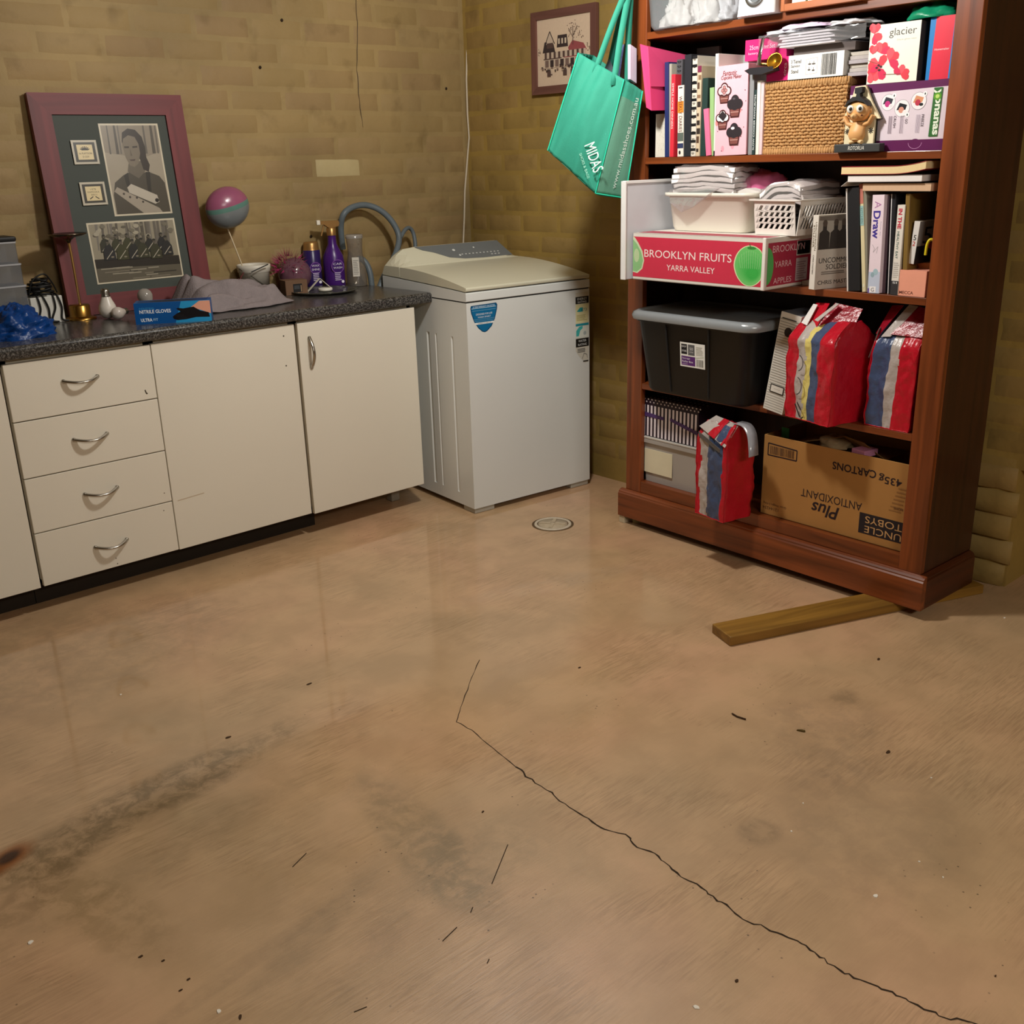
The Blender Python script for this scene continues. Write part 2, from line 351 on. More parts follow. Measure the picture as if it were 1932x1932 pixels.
# bagged bricks: each its own piece, a few shared shapes, joints recessed under the paint
def brick_mesh(seed, w, h, d, wob=.0016):
    q = random.Random(seed); mb = MB(); nx, nz = 4, 2
    e = .007
    front = {}
    for j in range(nz+1):
        for i in range(nx+1):
            x = -w/2+e+(w-2*e)*i/nx; z = -h/2+e+(h-2*e)*j/nz
            front[i, j] = (x+q.uniform(-.0015, .0015), -d+q.uniform(-wob, wob), z+q.uniform(-.0015, .0015))
    v = [front[i, j] for j in range(nz+1) for i in range(nx+1)]
    f = [(j*(nx+1)+i, j*(nx+1)+i+1, (j+1)*(nx+1)+i+1, (j+1)*(nx+1)+i) for j in range(nz) for i in range(nx)]
    ring = [(i, 0) for i in range(nx+1)]+[(nx, j) for j in range(1, nz+1)]+[(i, nz) for i in range(nx-1, -1, -1)]+[(0, j) for j in range(nz-1, 0, -1)]
    o = len(v)
    for i, j in ring:
        v.append((-w/2+w*i/nx, .002, -h/2+h*j/nz))
    n = len(ring)
    for k in range(n):
        a = ring[k]; c = ring[(k+1) % n]
        f.append((a[1]*(nx+1)+a[0], o+k, o+(k+1) % n, c[1]*(nx+1)+c[0]))
    me = bpy.data.meshes.new('brick'); me.from_pydata(v, [], f); me.materials.append(BRICKM)
    me.polygons.foreach_set('use_smooth', [True]*len(f)); me.update()
    return me
BW, BH, JT = .2265, .0745, .0095
full = [brick_mesh(s, BW-JT, BH, .0008, .0007) for s in range(7)]; half = [brick_mesh(s+20, (BW-JT)/2-.002, BH, .0008, .0007) for s in range(3)]
rough = [brick_mesh(s+40, BW-JT+.004, BH+.004, .012, .006) for s in range(5)]
right_mesh = {}
def recolour(me): k = me.copy(); k.materials[0] = BRICKR; return k
def add_brick(parent, me, loc, rz):
    if parent is wall_right: me = right_mesh.setdefault(me.name, None) or right_mesh.update({me.name: recolour(me)}) or right_mesh[me.name]
    o = bpy.data.objects.new('brick', me); COL.objects.link(o); o.parent = parent; o.location = loc; o.rotation_euler = (rnd.uniform(-.003, .003), 0, rz+rnd.uniform(-.002, .002))
    return o
z0 = 1.457-.083*18
for j in range(0, 26):
    z = z0+.084*j
    off = 1.163 if j % 2 == 0 else 1.163+BW/2
    if z > .78:
        k = -6
        while True:
            x = off+k*BW; k += 1
            if x > XW-BW/2: break
            if x < -.28: continue
            add_brick(wall_back, full[rnd.randrange(7)], (x, YW, z), 0)
        if XW-(x-BW/2) > .1: add_brick(wall_back, half[j % 3], (x-BW/2+(BW-JT)/4+.002, YW, z), 0)
    if z < .05: continue
    k = 0
    for k in range(0, 5):      # right wall between the corner and the bookcase
        y = YW-.125-(BW/2 if j % 2 else 0)-k*BW
        if j % 2 and k == 0: add_brick(wall_right, half[j % 3], (XW, YW-.065, z), R(90)*-1)
        add_brick(wall_right, full[rnd.randrange(7)], (XW, y, z), -R(90))
    for k in range(0, 3):      # right wall beside the near end of the bookcase
        y = -1.775-(BW/2 if j % 2 else 0)-k*BW
        if z < .385 and y < -1.9: continue
        add_brick(wall_right, full[rnd.randrange(7)], (XW, y, z), -R(90))
for j in range(5):             # worn footing courses at the end of the right wall
    add_brick(wall_right, rough[j], (XW, -1.892-(.012 if j % 2 else 0), .034+j*.079), -R(90))
pale = min([o for o in wall_back.children if o.name.startswith('brick')], key=lambda o: (o.location.x-(1.4052, 1.279)[0])**2+(o.location.z-(1.4052, 1.279)[1])**2)
pale.data = pale.data.copy(); pale.data.materials[0] = wall_mat((196, 178, 132), False)
# fine cracks in the plaster and in the slab
def ribbon(name, pts, w, parent, m, nrm):
    mb = MB(); n = Vector(nrm)
    P = [Vector(p) for p in pts]; Q = []
    for a, c in zip(P, P[1:]):
        for k in range(4):
            t = k/4; q = a.lerp(c, t)+Vector([rnd.uniform(-1, 1)*w*1.2*(1-abs(x)) for x in n]) if (k or a is not P[0]) else a
            Q.append(q)
    Q.append(P[-1])
    L_, R_ = [], []
    for k, q in enumerate(Q):
        t = (Q[min(k+1, len(Q)-1)]-Q[max(k-1, 0)]).normalized(); s = t.cross(n)*w*.5*rnd.uniform(.5, 1.5)
        L_.append(q+s); R_.append(q-s)
    v = L_+R_; k = len(Q)
    mb.add(v, [(i, i+1, k+i+1, k+i) for i in range(k-1)], 0)
    return mb.build(name, m, parent)
DARK = mat((52, 38, 24), .9)
ribbon('crack', [(*p, .0006) for p in [(0.2951, -1.6752), (0.285, -1.7396), (0.2847, -1.8049), (0.2752, -1.8558), (0.2728, -1.914), (0.2704, -1.9625), (0.2876, -2.021), (0.2789, -2.0603), (0.2851, -2.1081), (0.2727, -2.1522), (0.2709, -2.2148), (0.2686, -2.258), (0.2644, -2.294), (0.2611, -2.3354), (0.274, -2.3946), (0.2854, -2.4418), (0.2778, -2.4784), (0.2769, -2.5199), (0.2781, -2.554), (0.2929, -2.6034), (0.2939, -2.6354), (0.305, -2.6838), (0.328, -2.7249), (0.3364, -2.7829)]], .0032, floor, DARK, (0, 0, 1))
ribbon('crack', [(*p, .0006) for p in [(0.5816, -1.2098), (0.4721, -1.2949), (0.3769, -1.3774), (0.3246, -1.4245), (0.3253, -1.4813), (0.3091, -1.5792), (0.2951, -1.6752)]], .0018, floor, DARK, (0, 0, 1))
ribbon('crack', [(p[0], YW-.0055, p[1]) for p in [(1.535, 1.9572), (1.5303, 1.8224), (1.5126, 1.6844), (1.5146, 1.5645), (1.5238, 1.4628)]], .0022, wall_back, mat((96, 84, 66), .9), (0, -1, 0))
for p in [(1.0751, 1.6763), (1.9731, 1.6201), (1.1875, 1.8451), (1.2317, 1.0452)]:
    MB().lathe([(.0045, 0), (.006, .002), (.0005, .003)], 8, M=T((p[0], YW-.003, p[1])) @ RX(90)).build('wall_plug', DARK, wall_back)
# the cable running down the corner
cab = [(2.1122, 2.099), (2.1027, 1.9754), (2.0896, 1.7866), (2.0797, 1.658), (2.0783, 1.5165), (2.0822, 1.4169), (2.0639, 1.3048), (2.0454, 1.1916), (2.036, 1.0765), (2.0234, 0.9601), (2.0093, 0.8184), (1.9991, 0.5752)]
tag(MB().tube([(x, .549, z) for x, z in cab], .0042, 8).build('cable', mat((206, 194, 172), .5)), 'thin cream cable running down the corner behind the washing machine', 'cable')

# pendant lamp of the room and an added fitting for the fill light (both out of frame)
t = thing('pendant_lamp', 'bare pendant lamp hanging above the floor drain', 'lamp', T((LAMP[0], LAMP[1], 0)))
MB().lathe([(.045, 2.4), (.045, 2.38), (.012, 2.372)], 20).build('ceiling_rose', mat((225, 222, 215), .5), t)
MB().tube([(0, 0, 2.375), (0, 0, 2.25)], .004, 8).build('cord', mat((225, 222, 215), .5), t)
MB().lathe([(.008, 2.26), (.02, 2.25), (.022, 2.2), (.018, 2.195)], 16).build('lamp_holder', mat((225, 222, 215), .5), t)
t = thing('fill_light_fitting', 'added ceiling fitting for the fill light behind the viewpoint', 'lamp', T((FILL_POS[0], FILL_POS[1], 2.4)))
bx('casing', (-.63, -.04, -.05, .63, .04, 0), mat((230, 230, 226), .5), t, None, .006)

# floor drain
t = thing('floor_drain', 'round pale floor drain cover set in the concrete before the washing machine', 'drain', T((*(1.5059, -0.5533), 0)))
MB().lathe([(.080, 0), (.080, .0008), (.0, .0008)], 40, cap=False).build('surround', mat((108, 86, 60), .9, .3, 60), t)
MB().lathe([(.060, .001), (.060, .004), (.069, .0045), (.071, .001)], 40, cap=False).build('rim', mat((205, 192, 170), .6, .2, 60), t)
mb = MB().lathe([(.056, .001), (.056, .003), (.0, .003)], 40, cap=False)
for k in range(4): mb.box(.006, -.006, .003, .050, .007, .0055, 0, RZ(k*90+35))
mb.lathe([(.011, .003), (.011, .0055), (0, .006)], 16, cap=False)
mb.build('cover', mat((190, 174, 148), .6, .25, 70), t)

# timber length under the bookcase
tb = Matrix.Identity(4)
a, b_, c_ = Vector((1.1369, -1.6513)), Vector((1.1914, -1.5598)), Vector((1.9868, -1.9853))
ux = (c_-a).normalized(); uy = Vector((-ux.y, ux.x))
Mx = Matrix(((ux.x, uy.x, 0, a.x), (ux.y, uy.y, 0, a.y), (0, 0, 1, 0), (0, 0, 0, 1)))
tag(MB().box(0, 0, 0, (c_-a).length, .098, .0295).build('timber_beam', wood((112, 78, 22), (160, 118, 44), 'X', .5, 1.2), None, Mx, .003), 'short length of pine timber wedged under the near corner of the bookcase', 'timber')
# flecks and scraps on the concrete
def fleck(name, px, sx, sy, rot, m, lab, cat, grp=None, hgt=.0015):
    n = 7; q = random.Random(hash(px) & 1023); pts = [(sx*math.cos(2*math.pi*i/n)*q.uniform(.6, 1.1), sy*math.sin(2*math.pi*i/n)*q.uniform(.6, 1.1)) for i in range(n)]
    rings = [[(x, y, 0) for x, y in pts], [(x*.9, y*.9, hgt) for x, y in pts]]
    return tag(MB().loft(rings, smooth=False).build(name, m, None, T((px[0], px[1], .0002)) @ RZ(rot)), lab, cat, grp)
FLECKS = ['bright white paint fleck on the floor right of the long crack', 'bright white paint fleck at the bottom edge of the floor below the long crack', 'bright white paint fleck near the lower left corner of the floor', 'tiny white fleck in the right half of the floor, lower of two specks', 'tiny white fleck in the right half of the floor, upper of two specks', 'tiny white fleck near the right edge of the floor, right one of a pair', 'tiny white fleck near the right edge of the floor, left one of a pair', 'white fleck at the bottom left edge of the floor beside a dark crumb', 'white fleck on the floor in front of the four drawer unit', 'white fleck on the floor by the worn end of the right wall', 'tiny white fleck on the floor right of the small dead leaf']
CRUMBS = ['dark crumb on the floor just left of the long crack', 'flat dark crumb in mid floor before the wide cream cupboard', 'dark crumb at the bottom of the floor left of the crack end', 'dark crumb at the left end of a small cluster at lower left', 'dark crumb at the right end of a small cluster at lower left', 'lowest dark crumb of the small cluster at lower left', 'flat dark crumb on the floor in front of the timber and bookcase corner', 'tiny dark crumb at the lower right corner of the floor', 'second dark crumb from the left in the cluster at lower left', 'upright dark crumb at the bottom left edge of the floor', 'flat dark crumb on the floor right of the small dead leaf', 'dark crumb on the floor left of the timber end', 'flat dark crumb on the left of the floor above the dark streak']
WHITE = mat((240, 234, 220), .6); BRN = mat((66, 44, 22), .8); OLV = mat((92, 74, 34), .8)
for p, s in [((0.487, -2.4663), .006), ((0.0348, -2.4024), .006), ((-0.7172, -1.4775), .006), ((0.5411, -2.2476), .003), ((0.6415, -2.2101), .0025), ((0.626, -2.5278), .0025), ((0.6376, -2.4738), .0025), ((-0.5418, -1.8641), .005), ((-0.2277, -0.6841), .004), ((1.856, -2.1079), .004), ((0.9244, -2.3536), .003)]:
    fleck('paint_fleck', p, s, s*.8, rnd.uniform(0, 180), WHITE, FLECKS.pop(0), 'fleck', 'white flecks on the floor')
for p, s, r in [((0.1289, -1.7532), .005, 20), ((0.1635, -0.9916), .009, 0), ((0.1291, -2.4134), .006, 10), ((-0.5851, -1.6528), .005, 0), ((-0.5471, -1.7629), .005, 0), ((-0.5683, -1.7772), .004, 0), ((1.359, -1.984), .009, 20), ((0.4506, -2.7058), .003, 0), ((-0.5605, -1.6903), .004, 0), ((-0.522, -1.8997), .006, 60), ((0.9537, -2.2351), .009, 0), ((0.7447, -1.4396), .006, 0), ((-0.1239, -1.0865), .009, 0)]:
    fleck('dirt_crumb', p, s, s*.5, r, BRN, CRUMBS.pop(0), 'crumb', 'dark crumbs on the floor')
fleck('dead_leaf', (0.8906, -2.0459), .004, .012, 30, OLV, 'small curled olive leaf on the floor in front of the timber', 'leaf', None, .004)
pth = [(0.8367, -1.8806), (0.8335, -1.8989), (0.8378, -1.921)]
tag(MB().tube([(x, y, .003) for x, y in pth], .002, 6).build('twig', BRN), 'short dark curved twig on the concrete floor', 'twig')
for a, c in [((-0.0087, -1.941), (0.0932, -1.8733)), ((-0.173, -1.9953), (-0.1324, -1.986)), ((-0.2621, -1.6266), (-0.2194, -1.6083)), ((-0.0893, -1.9736), (-0.0772, -1.9654)), ((-0.1503, -2.0913), (-0.1411, -2.0863)), ((-0.3797, -2.0214), (-0.3581, -2.0267))]:
    MB().tube([(*a, .0006), (*c, .0006)], .0008, 5).build('scratch', DARK, floor)

# ================================================================ cabinets and worktop
CREAM = mat((226, 220, 204), .38, .05, 2.2, spec=.45); CARC = mat((214, 204, 182), .5, .05, 4); CHROME = mat((178, 174, 166), .25, .04, 30, metal=1.); KICK = mat((44, 36, 28), .8)
CX0, CX1, CX2, CX3, ZB, ZT = -.1797, .2686, .795, 1.3109, .0916, .795
def bow_handle(parent, x, z, L_=.1, vertical=False, drop=.012):
    pts = []; rr = []
    for i in range(17):
        t = -1+2*i/16; y = -.028*(1-t*t)-.002; d = -drop*(1-t*t)*.55
        pts.append((x+t*L_/2, y, z+d) if not vertical else (x+d*.3, y, z+t*L_/2)); rr.append(.0068-.0012*(1-abs(t)))
    mb = MB().tube(pts, rr, 10, flat=.7)
    for s in (-1, 1):
        c = (x+s*L_/2, 0, z) if not vertical else (x, 0, z+s*L_/2)
        mb.lathe([(.0065, 0), (.0065, .004), (.004, .006)], 12, M=T(c) @ RX(90))
    return mb.build('handle', CHROME, parent)
def cab(x0, x1, label, name='base_cabinet'):
    t = thing(name, label, 'cabinet', T((x0, 0, 0)))
    w = x1-x0
    mb = MB().box(.001, .02, ZB+.004, .017, .545, .803).box(w-.017, .02, ZB+.004, w-.001, .545, .803).box(.001, .02, ZB+.004, w-.001, .545, ZB+.02).box(.001, .53, ZB+.004, w-.001, .545, .803).box(.001, .02, .785, w-.001, .1, .803)
    mb.build('body', CARC, t)
    bx('kickboard', (.0, .112, .0, w, .128, ZB+.003), KICK, t)
    return t, w
t, w = cab(-.66, CX0-.004, 'cream cupboard cut off by the left edge of the photograph, left of the drawers')
bx('door', (.002, 0, ZB, w-.006, .017, ZT), CREAM, t, None, .0015)
t, w = cab(CX0-.002, CX1, 'cream four drawer unit with bow handles at the left of the bench', 'drawer_unit')
hgt = (ZT-ZB)/4
hx = [(0.0346, 0.7146), (0.036, 0.531), (0.0409, 0.3518), (0.0452, 0.1713)]
for k in range(4):
    z1 = ZT-k*hgt
    d = bx('drawer', (.002, 0, z1-hgt+.0017, w-.002, .017, z1-.0017), CREAM, t, None, .0015)
    bow_handle(d, hx[k][0]-(CX0-.002), hx[k][1]+.006, .103)
q = (0.2333, 0.645); x = q[0]-CX0; pm = Print(); pm.line([(x-.001, q[1]+.008), (x+.001, q[1]-.002)], .004, (70, 60, 48)); pm.line([(x+.001, q[1]-.002), (x+.005, q[1]-.006)], .005, (70, 60, 48)); pm.build('chip_mark', t)
for u, v in ((0.0551, 0.1222), (0.0574, 0.1028), (0.2359, 0.2421), (0.2463, 0.3012)): Print().disc(u-CX0, v, .002, .002, (96, 84, 66), 8).build('chip_mark', t)

t, w = cab(CX1, CX2, 'wide cream cupboard door without a handle right of the drawers')
d = bx('door', (.001, 0, ZB, w-.0035, .017, ZT), CREAM, t, None, .0015)
pm = Print()
for u, v in ((0.7468, 0.759), (0.7456, 0.6546)): Print().disc(u-CX1, v, .0028, .0028, (70, 58, 44), 10).build('screw_hole', d)
a_, b_ = (0.2858, 0.2637), (0.3825, 0.2689); pm.line([(a_[0]-CX1, a_[1]), (b_[0]-CX1, b_[1])], .0035, (196, 180, 154))
pm.build('scuff_mark', d)
t, w = cab(CX2, CX3+.002, 'cream cupboard with a vertical bow handle beside the washing machine')
for o in list(t.children):
    if o.name.startswith('kickboard'): bpy.data.objects.remove(o)
bx('kickboard', (.0, .112, .0, .07, .128, ZB+.003), KICK, t)
d = bx('door', (.005, -.007, ZB-.003, w, .010, ZT+.001), CREAM, t, None, .0015)
ha, hb = (0.8389, 0.7414), (0.8474, 0.6355)
h = bow_handle(d, (ha[0]+hb[0])/2-CX2, (ha[1]+hb[1])/2, ha[1]-hb[1], True); h.location.y = -.007
bx('foot', (w-.075, .12, 0, w-.035, .16, ZB+.004), mat((150, 142, 128), .5), t, None, .004)

def granite():
    m, nt, N, L, b = base_mat('speckled_laminate'); tc = N.new('ShaderNodeTexCoord')
    def vor(s):
        k = N.new('ShaderNodeTexNoise'); k.inputs['Scale'].default_value = s; k.inputs['Detail'].default_value = 3; L.new(tc.outputs['Object'], k.inputs['Vector']); return k.outputs['Fac']
    cr = N.new('ShaderNodeValToRGB'); e = cr.color_ramp.elements; e[0].position = .45; e[1].position = .68; e[0].color = (*lin((44, 43, 42)), 1); e[1].color = (*lin((104, 101, 97)), 1)
    L.new(vor(150), cr.inputs[0])
    c2 = N.new('ShaderNodeValToRGB'); e = c2.color_ramp.elements; e[0].position = .62; e[1].position = .70; e[0].color = (0, 0, 0, 1); e[1].color = (1, 1, 1, 1); L.new(vor(310), c2.inputs[0])
    mx = N.new('ShaderNodeMix'); mx.data_type = 'RGBA'; L.new(c2.outputs[0], mx.inputs['Factor']); L.new(cr.outputs[0], mx.inputs['A']); mx.inputs['B'].default_value = (*lin((150, 147, 142)), 1)
    L.new(mx.outputs['Result'], b.inputs['Base Color']); b.inputs['Roughness'].default_value = .24; b.inputs['Specular IOR Level'].default_value = .5
    return m
prof = [(.56, TOP), (-.006, TOP)]+[(-.006+.014*math.cos(R(a)), TOP-.014+.014*math.sin(R(a))) for a in (110, 130, 150, 165, 180)]+[(-.020, .818), (-.0185, .812), (-.015, .808), (-.008, .806), (.56, .806)]
wt = MB().prism(prof, -.70, 1.391, 'X', smooth=False)
tag(wt.build('worktop', granite()), 'dark grey speckled laminate worktop running over the cream cabinets', 'worktop')

# ================================================================ washing machine
WHT = mat((226, 229, 226), .28, .03, 3, spec=.5); LID = mat((216, 213, 190), .3, .05, 3, spec=.5); GREY = mat((112, 117, 119), .4); RUB = mat((40, 40, 40), .7)
wm = thing('washing_machine', 'white top loading washing machine standing in the corner of the room', 'washing machine', FW)
A = .5996
# cabinet with pressed grooves in its left side
side = [(0, 0)]
gr = [(.105, .016), (.218, .012), (.275, .02)]
pl = [(0., 0.), (.6, 0.)]
ou = [(0, 0)]
for b, wd in gr: ou += [(0, b-wd/2), (.004, b-wd/4), (.004, b+wd/4), (0, b+wd/2)]
ou += [(0, .6), (A, .6), (A, 0)]
mb = MB().prism([(x, y) for x, y in ou], .07, .69, 'Z').prism([(0, 0), (0, .6), (A, .6), (A, 0)], .69, .823, 'Z').prism([(0, 0), (0, .6), (A, .6), (A, 0)], .022, .07, 'Z')
mb.build('cabinet', WHT, wm)
def gl(b): return .862+.024*(b/.6)**.8                # the seam between rim and lid climbs toward the back
rim = [(-.001, .828)]+[(.6*i/12, gl(.6*i/12)-.002) for i in range(13)]+[(.6, .828)]
MB().prism(rim, -.001, A+.001, 'X').build('rim', WHT, wm, None, .003)
bx('seam', (.003, .003, .82, A-.003, .597, .83), RUB, wm)
# lid: cambered sheet, high at the hinge
lp = lambda b: .878+.047*math.sin(min(1, b/.46)*math.pi/2)**.9
lid = [(.0, gl(0)+.002)]+[(-.001+.0*i, .878) for i in range(1)]+[(.46*i/14, lp(.46*i/14)) for i in range(1, 15)]+[(.46, gl(.46)+.002)]+[(.46*i/8, gl(.46*i/8)+.002) for i in range(7, 0, -1)]
MB().prism(lid, .0, A, 'X', smooth=False).build('lid', LID, wm, None, .005, 3)
# console at the back with sloped ends
def cons(b): return lp(.46)+.0 if b <= .465 else lp(.46)+(.992-lp(.46))*min(1, (b-.465)/.085)
rings = []
for a in [0, .012, .04, .075, .13, .2, .3, .4, .5, .54, .57, .588, A]:
    e = min(1, a/.10); e = math.sin(e*math.pi/2)
    e2 = min(1, (A-a)/.055); e = e*e2 if a > .3 else e
    r = [(a, .464, gl(.47)+.002), (a, .464, lp(.46)), (a, .49, lp(.46)+(cons(.49)-lp(.46))*e), (a, .52, lp(.46)+(cons(.52)-lp(.46))*e), (a, .552, lp(.46)+(cons(.552)-lp(.46))*e), (a, .58, lp(.46)+(cons(.552)-.006-lp(.46))*e), (a, .6, lp(.46)-.03), (a, .6, gl(.6)+.002)]
    rings.append(r)
MB().loft(rings, smooth=False).build('console', LID, wm, None, .004, 2)
# grey control fascia lying on the console slope
o = Vector((0, .4665, lp(.46)+.0016)); az = Vector((0, .083, .992-lp(.46))).normalized()
pf = Print(o, (1, 0, 0), az); S = math.hypot(.083, .992-lp(.46))
arc = [(.13+.0*i, S-.006) for i in range(1)]
pf.poly([(.125, S-.004), (.155, S-.026), (.20, S-.044), (.26, .026), (.33, .012), (.42, .008), (.575, .010), (.545, S-.004)], (112, 117, 119))
for i in range(11): pf.rect(.325+i*.0185, .036, .333+i*.0185, .041, (206, 208, 206))
for i in range(3): pf.rect(.47+i*.018, .022, .479+i*.018, .027, (206, 208, 206))
pf.disc(.30, .066, .007, .006, (220, 222, 220)); pf.disc(.405, .072, .004, .004, (220, 222, 220)); pf.disc(.315, .034, .005, .005, (220, 222, 220))
pf.build('control_panel', wm, .4, 'grey control panel with a row of pale legends')
# stickers
pf = Print((0, -.0002, 0)); c1 = (22, 110, 160); c2 = (235, 238, 236)
sh = [(.020, .812), (.136, .814), (.141, .806), (.139, .79), (.128, .755), (.112, .729), (.092, .713), (.080, .709), (.068, .712), (.050, .727), (.032, .752), (.020, .784), (.017, .803)]
pf.poly(sh, (16, 74, 116)); cx, cz = .079, .765
pf.poly([(cx+(x-cx)*.92, cz+(z-cz)*.93) for x, z in sh], c1)
pf.rect(.034, .7405, .123, .7475, c2); pf.text('DIRECT DRIVE', .079, .744, (60, 60, 70), w=.06, h=.004)
pf.rect(.022, .800, .134, .802, (190, 214, 226)); pf.text('10 YEAR WARRANTY ON MOTOR', .079, .806, (220, 232, 238), w=.1, h=.006)
pf.rect(.024, .7915, .134, .7925, (150, 190, 214)); pf.text('DESIGNED FOR LIFE', .079, .778, (235, 240, 242), w=.075, h=.007); pf.text('WASH SMART', .079, .767, (235, 240, 242), w=.06, h=.006)
pf.rect(.03, .759, .13, .7598, (150, 190, 214)); pf.rect(.034, .753, .126, .7538, (150, 190, 214))
pf.build('feature_sticker', wm, .35, 'blue shield shaped sticker')
pf = Print((0, -.0002, 0)); x0, x1 = .527, .596
pf.poly([(x0, .812), (x1, .812), (x1, .53), (.575, .527), (.545, .555), (x0, .578)], (214, 210, 196))
pf.rect(x0, .767, x1, .795, (24, 24, 24)); pf.text('ENERGY', .5615, .786, c2, w=.05, h=.009); pf.text('RATING', .5615, .774, c2, w=.046, h=.008)
pf.rect(x0, .690, x1, .766, (232, 226, 176)); pf.poly([(.533, .737), (.55, .752), (.565, .752), (.565, .735), (.545, .735)], (52, 168, 170)); pf.text('473', .57, .742, (40, 110, 120), w=.03, h=.012)
pf.bars(.532, .70, .59, .725, 5, (190, 180, 120)); pf.rect(x0, .679, x1, .688, (40, 150, 165)); pf.rect(x0, .63, x1, .678, (220, 224, 214))
pf.poly([(.529, .638), (.529, .66), (.545, .676), (.563, .678), (.563, .668), (.55, .66), (.543, .638)], (70, 180, 176)); pf.disc(.575, .648, .008, .008, (170, 180, 180))
pf.rect(x0, .594, x1, .628, (24, 24, 24)); pf.text('WATER', .5615, .618, c2, w=.042, h=.009); pf.text('RATING', .5615, .603, c2, w=.046, h=.009)
pf.bars(.535, .572, .59, .590, 3, (120, 120, 116)); pf.line([(.56, .545), (.57, .566), (.585, .56), (.588, .545)], .002, (120, 120, 116)); pf.rect(.565, .531, .593, .536, (50, 50, 50))
pf.build('rating_label', wm, .4, 'tall energy and water rating label')
for a in (.03, A-.1):
    for b in (.004, .5): bx('foot', (a-.025 if a < .1 else a, b, 0, a+.07 if a < .1 else a+.095, b+.08, .024), mat((176, 170, 156), .6), wm, None, .003)
HOSE = mat((98, 108, 114), .42, .08, 40)
def hose(pts, r):
    P = []
    for k in range(len(pts)-1):
        p0, p1, p2, p3 = [Vector(pts[min(max(k+i, 0), len(pts)-1)]) for i in (-1, 0, 1, 2)]
        for s in range(6):
            u = s/6; P.append(.5*((2*p1)+(p2-p0)*u+(2*p0-5*p1+4*p2-p3)*u*u+(3*p1-p0-3*p2+p3)*u*u*u))
    P.append(Vector(pts[-1]))
    o = MB().tube([FW.inverted() @ p for p in P], r, 12).build('hose', HOSE, wm)
    return o
def yy(p, y): return (p[0], y, p[1])
hose([yy(q, y) for q, y in [((1.3603, 0.9864), .53), ((1.3516, 1.0725), .52), ((1.3565, 1.1252), .50), ((1.4029, 1.1521), .5), ((1.469, 1.1573), .5), ((1.5227, 1.1359), .48), ((1.5645, 1.0912), .46), ((1.5838, 1.0323), .44), ((1.5597, 0.9806), .42), ((1.5079, 0.9227), .40), ((1.4589, 0.8734), .39), ((1.4242, 0.8207), .385)]], .0125)
hose([yy(q, y) for q, y in [((1.6085, 1.0192), .46), ((1.6404, 1.0474), .47), ((1.6708, 1.054), .48), ((1.6893, 1.0352), .48), ((1.6903, 0.9956), .47), ((1.6819, 0.9432), .46)]], .0085)
hose([yy(q, y) for q, y in [((1.3894, 0.9208), .5), ((1.4048, 0.9465), .48), ((1.4214, 0.9289), .46), ((1.4255, 0.8886), .44), ((1.4237, 0.8241), .43)]], .0125)

# ================================================================ things on the worktop
# big leaning memorial frame
yb, yt, zt = .465, .535, 1.565
up = Vector((0, yt-yb, zt-TOP)).normalized(); X_ = Vector((1, 0, 0)); nY = up.cross(X_)  # points into the wall
MF = Matrix(((1, nY.x, up.x, 0), (0, nY.y, up.y, yb), (0, nY.z, up.z, TOP+.0015), (0, 0, 0, 1)))
t = thing('memorial_frame', 'large dark red wooden frame with two black and white photographs leaning on the wall', 'picture frame', MF)
FR = wood((92, 34, 36), (122, 48, 50), 'X', .55, .8, False, 0); FRZ = wood((92, 34, 36), (122, 48, 50), 'Z', .55, .8, False, 0)
xl, xr, tt = .194, .728, .728; b = .068
for nm, poly, m in [('frame_rail', [(xl, tt), (xr, tt), (xr-b, tt-b), (xl+b, tt-b)], FR), ('frame_rail', [(xl, 0), (xl+b, b), (xr-b, b), (xr, 0)], FR), ('frame_stile', [(xl, 0), (xl, tt), (xl+b, tt-b), (xl+b, b)], FRZ), ('frame_stile', [(xr, 0), (xr-b, b), (xr-b, tt-b), (xr, tt)], FRZ)]:
    mb = MB().prism(poly, -.002, .020, 'Y'); mb.build(nm, m, t, None, .003)
bx('mount_board', (xl+b-.004, .006, b-.004, xr-b+.004, .014, tt-b+.004), mat((66, 72, 66), .6, .06, 3), t)
pw = Print((0, .006, 0))
def FQ(px): return px
quad = lambda c, *pts: pw.poly(pts, c)
def inset(x0, z0, x1, z1, w=.006, c=(206, 196, 172)): pw.rect(x0-w, z0-w, x1+w, z1+w, c)
# portrait
P1 = [(0.4164, 0.6247), (0.6255, 0.628), (0.6237, 0.33), (0.415, 0.3319)]
x0, x1, z0, z1 = (P1[0][0]+P1[3][0])/2+.004, (P1[1][0]+P1[2][0])/2-.004, (P1[2][1]+P1[3][1])/2, (P1[0][1]+P1[1][1])/2
inset(x0, z0, x1, z1); pw.rect(x0, z0, x1, z1, (142, 132, 116)); dx, dz = x1-x0, z1-z0
def pp(u, v): return (x0+u*dx, z0+v*dz)
pw.poly([pp(0, .7), pp(.35, .66), pp(.7, .64), pp(1, .7), pp(1, 0), pp(0, 0)], (160, 150, 132))
for u, w_, g in [(.08, .03, 96), (.2, .05, 84), (.27, .03, 110), (.72, .04, 100), (.85, .06, 88), (.94, .03, 104)]: pw.poly([pp(u, .68), pp(u+w_, .68), pp(u+w_*.7+.02, 1), pp(u+.02, 1)], (g, g-6, g-16))
pw.poly([pp(.02, 0), pp(.02, .22), pp(.08, .36), pp(.25, .44), pp(.36, .47), pp(.55, .46), pp(.72, .47), pp(.9, .42), pp(.98, .34), pp(1, 0)], (78, 72, 60))
pw.poly([pp(.34, .48), pp(.38, .57), pp(.62, .6), pp(.66, .48), pp(.52, .4)], (104, 96, 82))
